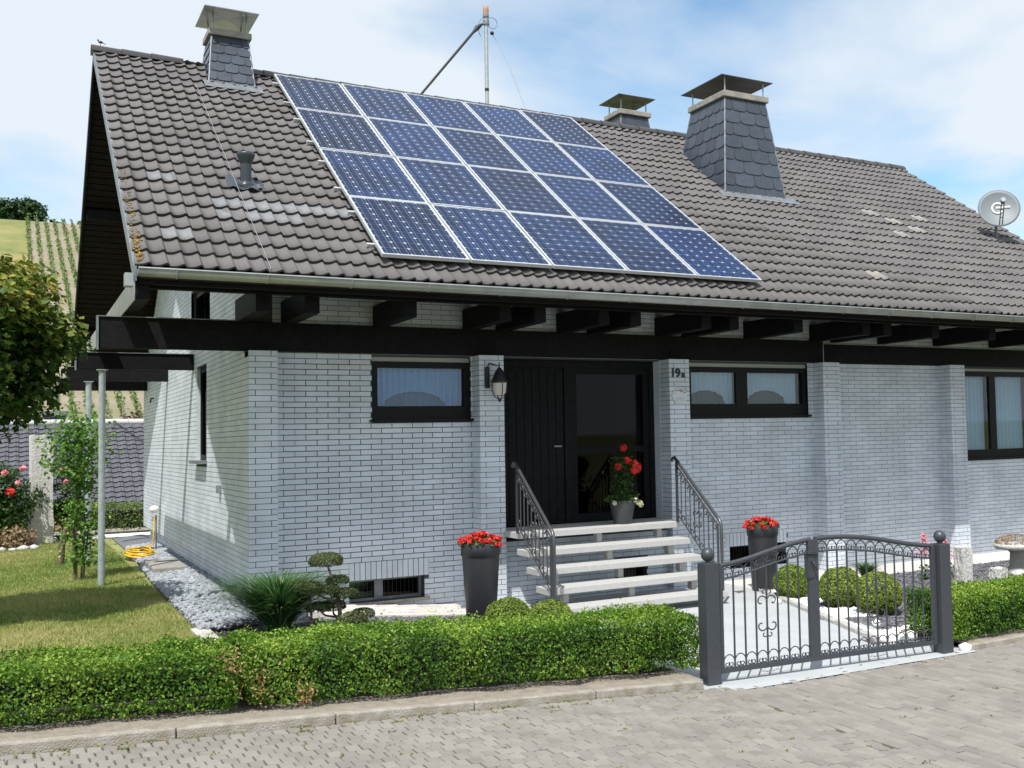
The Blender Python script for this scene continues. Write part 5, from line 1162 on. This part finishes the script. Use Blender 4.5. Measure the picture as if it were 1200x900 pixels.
n = 520; P = np.column_stack([px+RNG.normal(0, .075, n), py+RNG.normal(0, .07, n), SZ+.30+RNG.random(n)**1.3*.56]); foliage('leaves', P, np.tile([0, -.4, .8], (n, 1)), np.full(n, .05), 'rose_leaf', pf, bias=RNG.random(n)*.6, kind='stuff')
n = 500; th = RNG.random(n)*6.283; P = np.column_stack([px+np.cos(th)*.24*RNG.random(n)**.5, py+np.sin(th)*.2*RNG.random(n)**.5, SZ+.27+.10*RNG.random(n)]); foliage('trailing_leaves', P, np.tile([0, -.3, 1.], (n, 1)), np.full(n, .03), 'rose_leaf', pf, bias=.4+RNG.random(n)*.6, kind='stuff')
for (a, b, c, r) in ((-.02, -.1, .98, .05), (-.11, -.1, .74, .045), (.02, -.12, .82, .045), (.12, -.12, .78, .06), (.16, -.12, .70, .06), (.10, -.14, .69, .05), (.19, -.10, .74, .04)):
    mm = 60; d = unit(RNG.normal(0, 1, (mm, 3))); V, Q = leaves(np.array([px+a, py+b, SZ+c])+d*r*.7, d, np.full(mm, .045), .5, .85); bigmesh('flower_head', V, Q, 'petal_red', pf, rnd=RNG.random(mm))
for (a, b, c, r) in ((.17, -.14, .27, .05), (.10, -.16, .31, .035), (.21, -.12, .24, .04), (-.18, -.12, .28, .03)):
    mm = 40; d = unit(RNG.normal(0, 1, (mm, 3))); V, Q = leaves(np.array([px+a, py+b, SZ+c])+d*r*.8, d, np.full(mm, .025), .5, .85); bigmesh('cream_flower', V, Q, 'petal_cream', pf, rnd=RNG.random(mm))

# right garden -----------------------------------------------------------------
ed = thing('path_edging', (5.68, -2.75, -.5), 'row of pale concrete edging stones between court and gravel bed', 'edging')
eL = math.hypot(6.29-5.05, -.87+4.66); ne = 34
em = MB(); em.box(-.052, .052, -.045, .045, -.06, .042); eme = em.mesh('edging_stone', 'tread')
for i in range(ne):
    t = (i+.5)/ne; o = bpy.data.objects.new('edging_stone', eme); link(o, ed); o.location = Vector((5.05+1.24*t, -4.66+3.79*t, -.50+random.uniform(-.006, .006)))-ed.location; o.rotation_euler = (random.gauss(0, .03), random.gauss(0, .03), math.atan2(3.79, 1.24)+random.gauss(0, .03))
n = 2200; t = RNG.random(n); P = np.column_stack([5.05+1.24*t, -4.66+3.79*t, np.full(n, -.488)]); off = .07+RNG.random(n)*np.where((t > .62) | ((t > .34) & (t < .5)), .52, np.where(t < .12, .5, .06)); P[:, 0] += off*.95; P[:, 1] -= off*.31
k = 900; R2 = np.column_stack([RNG.uniform(5.1, 6.6, k), np.zeros(k), np.full(k, -.488)]); R2[:, 1] = -4.62+(R2[:, 0]-5.1)*.28+RNG.uniform(-.18, .18, k)
V, Q, R_ = stones(np.vstack([P, R2]), .024, .7, base=OCT); o = bigmesh('white_pebbles', V, Q, 'pebble_white', rnd=R_); tag(o, kind='stuff')
wp = [((5.60, -4.02, -.47), .085, 'white rounded stone at the foot of the nearest box ball'), ((5.72, -2.12, -.47), .075, 'white rounded stone before the box ball by the planter'), ((6.95, -2.1, -.48), .07, 'white rounded stone near the small grass tuft'),
      ((5.18, -4.86, -.45), .075, 'white pebble stone beside the right gate post'), ((5.34, -4.80, -.45), .06, 'small grey-white stone beside the right gate post'), ((5.05, -4.74, -.45), .05, 'white cobble at the end of the path edging'), ((5.385, -5.47, -.475), .065, 'pale stone filling the gap between right gate post and kerb')]
for c, r, lb in wp:
    V, Q, R_ = stones(np.array([c]), r*1.0, .85, jit=.07); o = bigmesh('white_stone', V, Q, 'pebble_white', None, rnd=R_, loc=c, smooth=True); tag(o, lb, 'stone', 'white decorative stones')
def rough_block(name, x, y, z0, w, d, h, label, group, cat='granite post'):
    bm = bmesh.new(); bmesh.ops.create_cube(bm, size=1); bmesh.ops.subdivide_edges(bm, edges=bm.edges[:], cuts=5, use_grid_fill=True)
    for v in bm.verts:
        v.co = Vector((v.co.x*w, v.co.y*d, v.co.z*h)); v.co += Vector((random.gauss(0, .022*w**.5*.5), random.gauss(0, .022*w**.5*.5), random.gauss(0, .006)))
    me = bpy.data.meshes.new(name); bm.to_mesh(me); bm.free(); me.materials.append(MATS['granite']); o = bpy.data.objects.new(name, me); o.location = (x, y, z0+h/2); o.rotation_euler = (0, 0, random.uniform(-.2, .2)); link(o); tag(o, label, cat, group)
rough_block('granite_post', 8.38, -2.62, -.53, .17, .16, .56, 'upright pale granite post in the dark gravel bed, the taller of two', 'granite posts in the gravel')
rough_block('granite_post', 8.66, -2.95, -.53, .17, .16, .30, 'short pale granite block in the dark gravel bed', 'granite posts in the gravel')
rough_block('granite_stele', -1.70, 12.35, -.34, .38, .34, 2.2, 'tall rough granite stele at the back of the lawn', None, 'stele')
bb = thing('stone_bowl', (10.0, -2.1, -.5), 'stone pedestal bowl planted with houseleeks in the gravel bed', 'bird bath')
m = MB(); m.lathe([(.17, 0), (.16, .06), (.11, .12), (.10, .30), (.13, .33)], (10.0, -2.1, -.5), 18); m.build('pedestal', 'concrete', bb)
m = MB(); m.lathe([(.10, .33), (.30, .36), (.33, .40), (.31, .43), (.0001, .44)], (10.0, -2.1, -.5), 24); m.build('bowl', 'granite', bb)
n = 700; d = unit(RNG.normal(0, 1, (n, 3))); d[:, 2] = np.abs(d[:, 2]); P = np.array([10.0, -2.1, -.07])+d*np.array([.30, .30, .12]); foliage('houseleeks', P, d, np.full(n, .03), 'dry_leaf', bb, bias=RNG.random(n)*.9, kind='stuff')
for k, (x, y, r) in enumerate(((9.75, -2.35, .12), (9.9, -2.6, .10), (10.3, -2.5, .13))):
    V, Q, R_ = stones(np.array([(x, y, -.46)]), r, .6, jit=.08); o = bigmesh('white_stone', V, Q, 'pebble_white', None, rnd=R_, loc=(x, y, -.46), smooth=True); tag(o, 'pale boulder lying at the foot of the stone bowl', 'stone', 'boulders around the stone bowl')
for k, (x, y, h) in enumerate(((8.55, -1.75, .55), (8.75, -1.95, .50), (8.95, -1.75, .42))):
    f = thing('pink_flower', (x, y, -.5), ('tallest of three plants with pink plumes behind the right gate post', 'middle-sized of three plants with pink plumes behind the right gate post', 'shortest of three plants with pink plumes behind the right gate post')[k], 'flowers', 'pink plumes behind the gate post')
    n = 90; P = np.column_stack([x+RNG.normal(0, .05, n), y+RNG.normal(0, .05, n), -.5+RNG.random(n)*.22]); foliage('leaves', P, np.tile([0, 0, 1.], (n, 1)), np.full(n, .05), 'rose_leaf', f, bias=.3+.7*RNG.random(n), kind='stuff')
    n = 200; t = RNG.random(n); P = np.column_stack([x+RNG.normal(0, .05, n)*(1.2-t), y+RNG.normal(0, .05, n)*(1.2-t), -.5+h*.60+t*h*.55]); V, Q = leaves(P, RNG.normal(0, 1, (n, 3)), np.full(n, .03), .5, .85); bigmesh('plume', V, Q, 'petal_pink', f, rnd=RNG.random(n), kind='stuff'); s = MB(); s.tube([(x, y, -.52), (x, y, -.5+h)], .004, 5); s.build('stalk', 'core_and_stalk', f)
for k, (x, y) in enumerate(((7.7, -2.9), (9.2, -3.0))):
    f = thing('bedding_plant', (x, y, -.5), ('small yellowish plant growing in the dark gravel between ball and post', 'small yellowish plant growing in the gravel near the stone bowl')[k], 'plant', 'small plants in the gravel')
    n = 220; d = unit(RNG.normal(0, 1, (n, 3))); d[:, 2] = np.abs(d[:, 2]); P = np.array([x, y, -.49])+d*np.array([.16, .12, .10]); foliage('foliage', P, d, np.full(n, .035), 'ball_leaf', f, bias=.2+.7*RNG.random(n), kind='stuff')

# left garden ---------------------------------------------------------------------
sb = MB(); sb.box(-.47, -.02, 4.35, 5.75, -.33, -.155); o = sb.build('shaft_cover', 'concrete', None, bevel=.015, loc=(-.25, 5.0, -.3)); tag(o, 'flat concrete shaft cover slab among the light stones', 'slab')
hs = thing('garden_hose', (-.4, 7.5, -.25), 'coiled yellow garden hose on the light stones', 'hose'); m = MB(); pts = []
for k in range(190):
    t = k/190; a = t*2*math.pi*7.3; r = .34-.10*t+.02*math.sin(a*1.7); pts.append((-.36+r*math.cos(a)*.72, 7.55+r*math.sin(a)*1.9, -.225+.085*t+.012*math.sin(a*2.3)))
m.tube(pts, .012, 6); m.tube([pts[-1], (-.13, 7.75, -.1), (-.115, 7.83, .15), (-.10, 7.83, .38)], .011, 6); m.build('coil', 'hose', hs)
tp = thing('garden_tap', (-.10, 7.9, -.3), 'standpipe tap with white cover against the side wall', 'tap'); m = MB(); m.tube([(-.07, 7.90, -.35), (-.07, 7.90, .40)], .014, 8); m.tube([(-.07, 7.9, .36), (-.13, 7.86, .37), (-.14, 7.85, .31)], .014, 7); m.build('pipe', 'lead', tp)
m = MB(); m.sphere((-.10, 7.88, .51), .088, 14, 9, (1, 1, .85)); m.build('cover', 'plastic_white', tp)
dn2 = thing('drain_valve', (-.06, 1.2, -.28), 'small rusty pipe stub at the foot of the side wall', 'pipe'); m = MB(); m.tube([(.12, 1.25, -.14), (.02, 1.25, -.14), (.0, 1.25, -.25)], .028, 8); m.build('pipe', 'bark', dn2)

def limbs(m, base, ends, r0, r1, n=7):
    for e in ends:
        b = Vector(base); e = Vector(e); md = b.lerp(e, .5)+Vector((random.uniform(-.08, .08), random.uniform(-.08, .08), .12)); m.tube([b, md, e], [r0, (r0+r1)/2, r1], n)
def tree(name, x, y, z0, th, c, R, nclump, per, size, m, label, cat='tree', group=None, topbias=0.0, trunk_r=.09, cr=.33, spread=.9, base_bias=.15):
    t = thing(name, (x, y, z0), label, cat, group); c = np.array(c, float); R = np.array(R, float)
    d = unit(RNG.normal(0, 1, (nclump, 3))); rr = RNG.random(nclump)**.38; cc = c+d*rr[:, None]*R*(.86+.28*vnoise(d, 2.2, x))[:, None]
    s = MB(); top = Vector((x, y, z0+th)); s.tube([(x, y, z0-.2), (x+.02, y, z0+th*.5), top], [trunk_r*1.25, trunk_r, trunk_r*.85], 9)
    limbs(s, top-Vector((0, 0, .1)), [tuple(q) for q in cc[RNG.permutation(nclump)[:min(26, nclump)]]], trunk_r*.5, trunk_r*.12, 5); s.build('trunk', 'bark', t)
    P = np.repeat(cc, per, 0); q = unit(RNG.normal(0, 1, P.shape))*(RNG.random(len(P))**.5*cr)[:, None]*np.array([1, 1, .75]); P = P+q*R.mean()
    Nn = unit(P-c)*.6+np.array([0, 0, .75])
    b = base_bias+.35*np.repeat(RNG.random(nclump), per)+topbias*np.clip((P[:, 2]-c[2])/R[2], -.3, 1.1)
    foliage('crown', P, Nn, np.full(len(P), size), m, t, spread=spread*.6, aspect=.8, bias=b, kind='stuff'); return t
tree('maple_tree', -3.0, .85, -.3, 1.9, (-2.92, .9, 2.75), (1.22, 1.3, 1.10), 260, 130, .085, 'maple_leaf', 'leafy tree with yellow young shoots at the edge of the lawn', trunk_r=.07, topbias=.42, cr=.25, base_bias=.14)
# climber on its support
cl = thing('climbing_plant', (-1.36, 4.95, -.3), 'bright green climbing plant beside the steel poles', 'climber')
m = MB()
for k in range(5): a = random.uniform(-.06, .06); m.tube([(-1.38+a, 4.95, -.35), (-1.36+a*2, 4.93+a, .4), (-1.40-a, 4.97, 1.1), (-1.36+a, 4.95, 1.9)], [.014, .012, .01, .006], 5)
m.build('stems', 'bark', cl)
n = 2600; tz = RNG.random(n); zz = np.where(tz < .62, RNG.normal(1.62, .26, n), RNG.uniform(-.1, 1.4, n)); w_ = np.where(zz > 1.15, .19, .10); P = np.column_stack([-1.40+RNG.normal(0, 1, n)*w_+np.where(zz > 1.2, -.02, 0.03), 4.95+RNG.normal(0, 1, n)*w_, zz]); P = P[zz < 2.25]
foliage('foliage', P, np.tile([-.3, -.4, .8], (len(P), 1)), np.full(len(P), .062), 'climber_leaf', cl, aspect=.75, bias=.15+.6*vnoise(P, 5, 3), kind='stuff')
tl = thing('twisted_tree', (-1.50, 7.6, -.3), 'small twisted trunk with sparse dry leaves on the lawn', 'shrub'); m = MB(); m.tube([(-1.52, 7.6, -.35), (-1.50, 7.6, 0), (-1.44, 7.6, .25), (-1.36, 7.6, .42)], [.06, .05, .045, .03], 8); m.build('trunk', 'bark', tl)
n = 500; P = np.column_stack([RNG.normal(-1.2, .22, n), 7.4+RNG.normal(0, .25, n), RNG.uniform(-.2, .75, n)]); foliage('foliage', P, np.tile([0, -.4, .6], (n, 1)), np.full(n, .05), 'ball_leaf', tl, bias=.2+.7*RNG.random(n), kind='stuff')
def bush(x, y, z0, R, n, size, m, label, roses=(), group=None, nm='rose_bush', cat='bush', bias=.2):
    b = thing(nm, (x, y, z0), label, cat, group); k = 40; d = unit(RNG.normal(0, 1, (k, 3))); cc = np.array([x, y, z0+R[2]])+d*np.array(R)*(RNG.random((k, 1))**.4)
    P = np.repeat(cc, n//k, 0)+RNG.normal(0, .13, (n//k*k, 3))*np.mean(R)*1.1; P = P[P[:, 2] > z0-.02]; foliage('foliage', P, unit(P-np.array([x, y, z0+R[2]]))+[0, 0, .5], np.full(len(P), size), m, b, aspect=.75, bias=bias+.5*vnoise(P, 4, 5), kind='stuff')
    s = MB()
    for q in cc[:8]: s.tube([(x+RNG.normal(0, .06), y+RNG.normal(0, .06), z0-.05), tuple(q)], [.012, .006], 5)
    s.build('stems', 'bark', b)
    for (a, c_, e, r, mm) in roses:
        kk = 46; d = unit(RNG.normal(0, 1, (kk, 3))); V, Q = leaves(np.array([a, c_, e])+d*r*.6, d, np.full(kk, r*.9), .4, .9); bigmesh('rose', V, Q, mm, b, rnd=RNG.random(kk))
bush(-2.35, 12.0, -.32, (.62, .5, .86), 5200, .07, 'rose_leaf', 'tall rose bush with a red bloom left of the granite stele', [(-2.22, 11.5, .78, .10, 'petal_red'), (-2.02, 11.6, 1.22, .07, 'petal_pink'), (-2.32, 11.5, 1.15, .07, 'petal_pink'), (-2.1, 11.5, .95, .06, 'petal_pink')], 'rose bushes by the stele')
bush(-1.22, 12.7, -.32, (.32, .3, .72), 2400, .06, 'rose_leaf', 'rose bush with pink blooms right of the granite stele', [(-1.36, 12.3, 1.12, .08, 'petal_pink'), (-1.26, 12.3, .92, .06, 'petal_pink'), (-1.4, 12.2, .0, .07, 'rust_cap')], 'rose bushes by the stele')
bush(-2.15, 11.4, -.32, (.35, .25, .22), 900, .06, 'dry_leaf', 'low dry brown perennial before the rose bush', (), None, 'dry_perennial')
n = 9
for i in range(n):
    x = -3.2+i*.17; V, Q, R_ = stones(np.array([(x, 11.05+.03*(i % 3), -.28)]), .09, .55, jit=.1); o = bigmesh('border_stone', V, Q, 'granite', None, rnd=R_, loc=(x, 11.05, -.28), smooth=True); tag(o, 'pale field stone bordering the bed before the rose bush', 'stone', 'field stones bordering the rose bed')

# ------------------------------------------------------------------ beyond the garden
nh = thing('neighbour_house', (-3.0, 30.0, -4.6), 'neighbouring house below with a long grey tiled roof', 'house')
NX0, NX1, NYE, NYR, NZE, NZR = -16.0, 9.0, 26.2, 32.0, -.55, 2.50
m = MB(); m.box(NX0+.5, NX1-.5, 27.2, 36.5, -5.2, -.3); m.build('wall', 'render_wall', nh)
m = MB(); m.add([(NX0,NYE,NZE),(NX1,NYE,NZE),(NX1,NYR,NZR),(NX0,NYR,NZR),(NX1,2*NYR-NYE,NZE),(NX0,2*NYR-NYE,NZE)], [(0,1,2,3),(3,2,4,5),(0,3,5),(1,4,2)]); nr_o = m.build('roof', 'grey_roof', nh)
na = math.atan2(NZR-NZE, NYR-NYE); NSn, NCs = math.sin(na), math.cos(na)
def nmap(v, x, s0, back=False): return np.column_stack([x+v[:, 0]*1.5, NYE+(s0+v[:, 1])*NCs-v[:, 2]*NSn*1.3, NZE+(s0+v[:, 1])*NSn+v[:, 2]*NCs*1.3+.03])
NL = math.hypot(NZR-NZE, NYR-NYE)
tile_field('roof_tiles', [(NX0+i*.3, j*.335) for j in range(int(NL/.335)) for i in range(int((NX1-NX0)/.3))], False, nr_o, 'grey_roof', nmap)
for i in range(50):
    m = MB(); xa = NX0+i*.5; m.tube([(xa, NYR, NZR+.04), (xa+.49, NYR, NZR+.04)], [.13, .12], 8); m.build('ridge_tile', 'ridge_pale', nr_o)
m = MB(); m.tube([(1.0, NYR-.1, NZR+.1), (1.9, 30.2, NZR-.75), (3.2, 28.3, NZR-1.9)], .018, 5); o = m.build('cable', 'cable', None, loc=(1.9, 30.2, 1.7)); tag(o, 'dark cable lying slantwise over the grey neighbouring roof', 'cable')
sh = thing('garden_shed', (.0, 61, -4.9), 'small dark blue shed with flat roof behind the grey roof', 'shed'); m = MB(); m.box(-.55, .55, 60, 62, -5.2, 3.62); m.build('walls', 'shed', sh); m = MB(); m.box(-.68, .68, 59.8, 62.2, 3.62, 3.85); m.build('flat_roof', 'lead', sh)
bush(-1.7, 58, -4.9, (1.5, 1.5, 4.35), 5200, .30, 'purple_leaf', 'dark purple-leaved tree beside the blue shed', (), None, 'purple_tree', 'tree')
bush(2.55, 62, -4.9, (1.35, 1.5, 4.3), 5200, .28, 'tree_leaf', 'round green bush behind the grey roof near the house wall', (), None, 'green_bush', 'bush', .35)
bush(4.2, 62, -4.9, (.9, 1.2, 4.4), 3000, .28, 'purple_leaf', 'reddish bush behind the grey roof next to the house corner', (), None, 'red_bush', 'bush')
bush(-4.8, 60, -4.9, (1.9, 1.6, 4.6), 5200, .32, 'tree_leaf', 'green tree behind the grey roof beyond the lawn tree', (), None, 'green_tree', 'tree', .3)
# vineyard
for r in range(-16, 46):
    x = 1.0+r*1.95
    y1 = 303.0 if x > 0.5 else 224.0
    n = int((y1-122)*11); yy = 122+RNG.random(n)*(y1-122); th = vnoise(np.column_stack([np.full(n, x), yy, yy*0]), .35, 7); kp = th > .22; yy = yy[kp]; n = len(yy)
    vr = thing('vine_row', (x, 210, float(zhill(np.array(x), np.array(210.)))), 'one of the long green vine rows climbing the hill behind', 'vine row', 'vine rows on the hillside')
    zz = zhill(np.full(n, x), yy); P = np.column_stack([x+RNG.normal(0, .20, n), yy, zz+.35+RNG.random(n)*1.15]); foliage('foliage', P, np.tile([0, -.6, .6], (n, 1)), np.full(n, .42), 'vine_leaf', vr, aspect=.8, bias=.15+.6*RNG.random(n), kind='stuff')
    pm = []; 
    for y in np.arange(124, y1, 9.0): z = float(zhill(np.array(x), np.array(y))); pm.append((x-.05, x+.05, y-.05, y+.05, z-.3, z+1.9))
    V, Q = boxes(np.array(pm)); bigmesh('posts', V, Q, 'post_wood', vr, kind='stuff')
tree('hill_tree', -1.0, 318, float(zhill(np.array(-1.), np.array(318.)))-.5, 2.2, (-1.0, 318, 64.0), (6.6, 5.5, 3.9), 120, 60, .75, 'tree_leaf', 'large broad tree on the crest of the vineyard hill', trunk_r=.4, cr=.30)
tree('hill_tree', -9.5, 320, float(zhill(np.array(-9.), np.array(320.)))-.5, 2.2, (-10, 320, 63.5), (6.0, 5.0, 4.2), 80, 60, .75, 'tree_leaf', 'broad tree on the hill crest left of the large one', trunk_r=.4, cr=.30)
for k in range(7):
    x = 7.0+k*2.1; z = float(zhill(np.array(x), np.array(312.))); hgt = random.uniform(1.2, 2.9)
    tree('crest_shrub', x, 312, z-.3, .6, (x, 312, z+hgt*.6), (1.3, 1.2, hgt*.55), 16, 40, .5, 'tree_leaf', 'small shrub on the skyline above the vine rows', 'shrub', 'shrubs on the hill crest', trunk_r=.10, cr=.35, base_bias=.3)
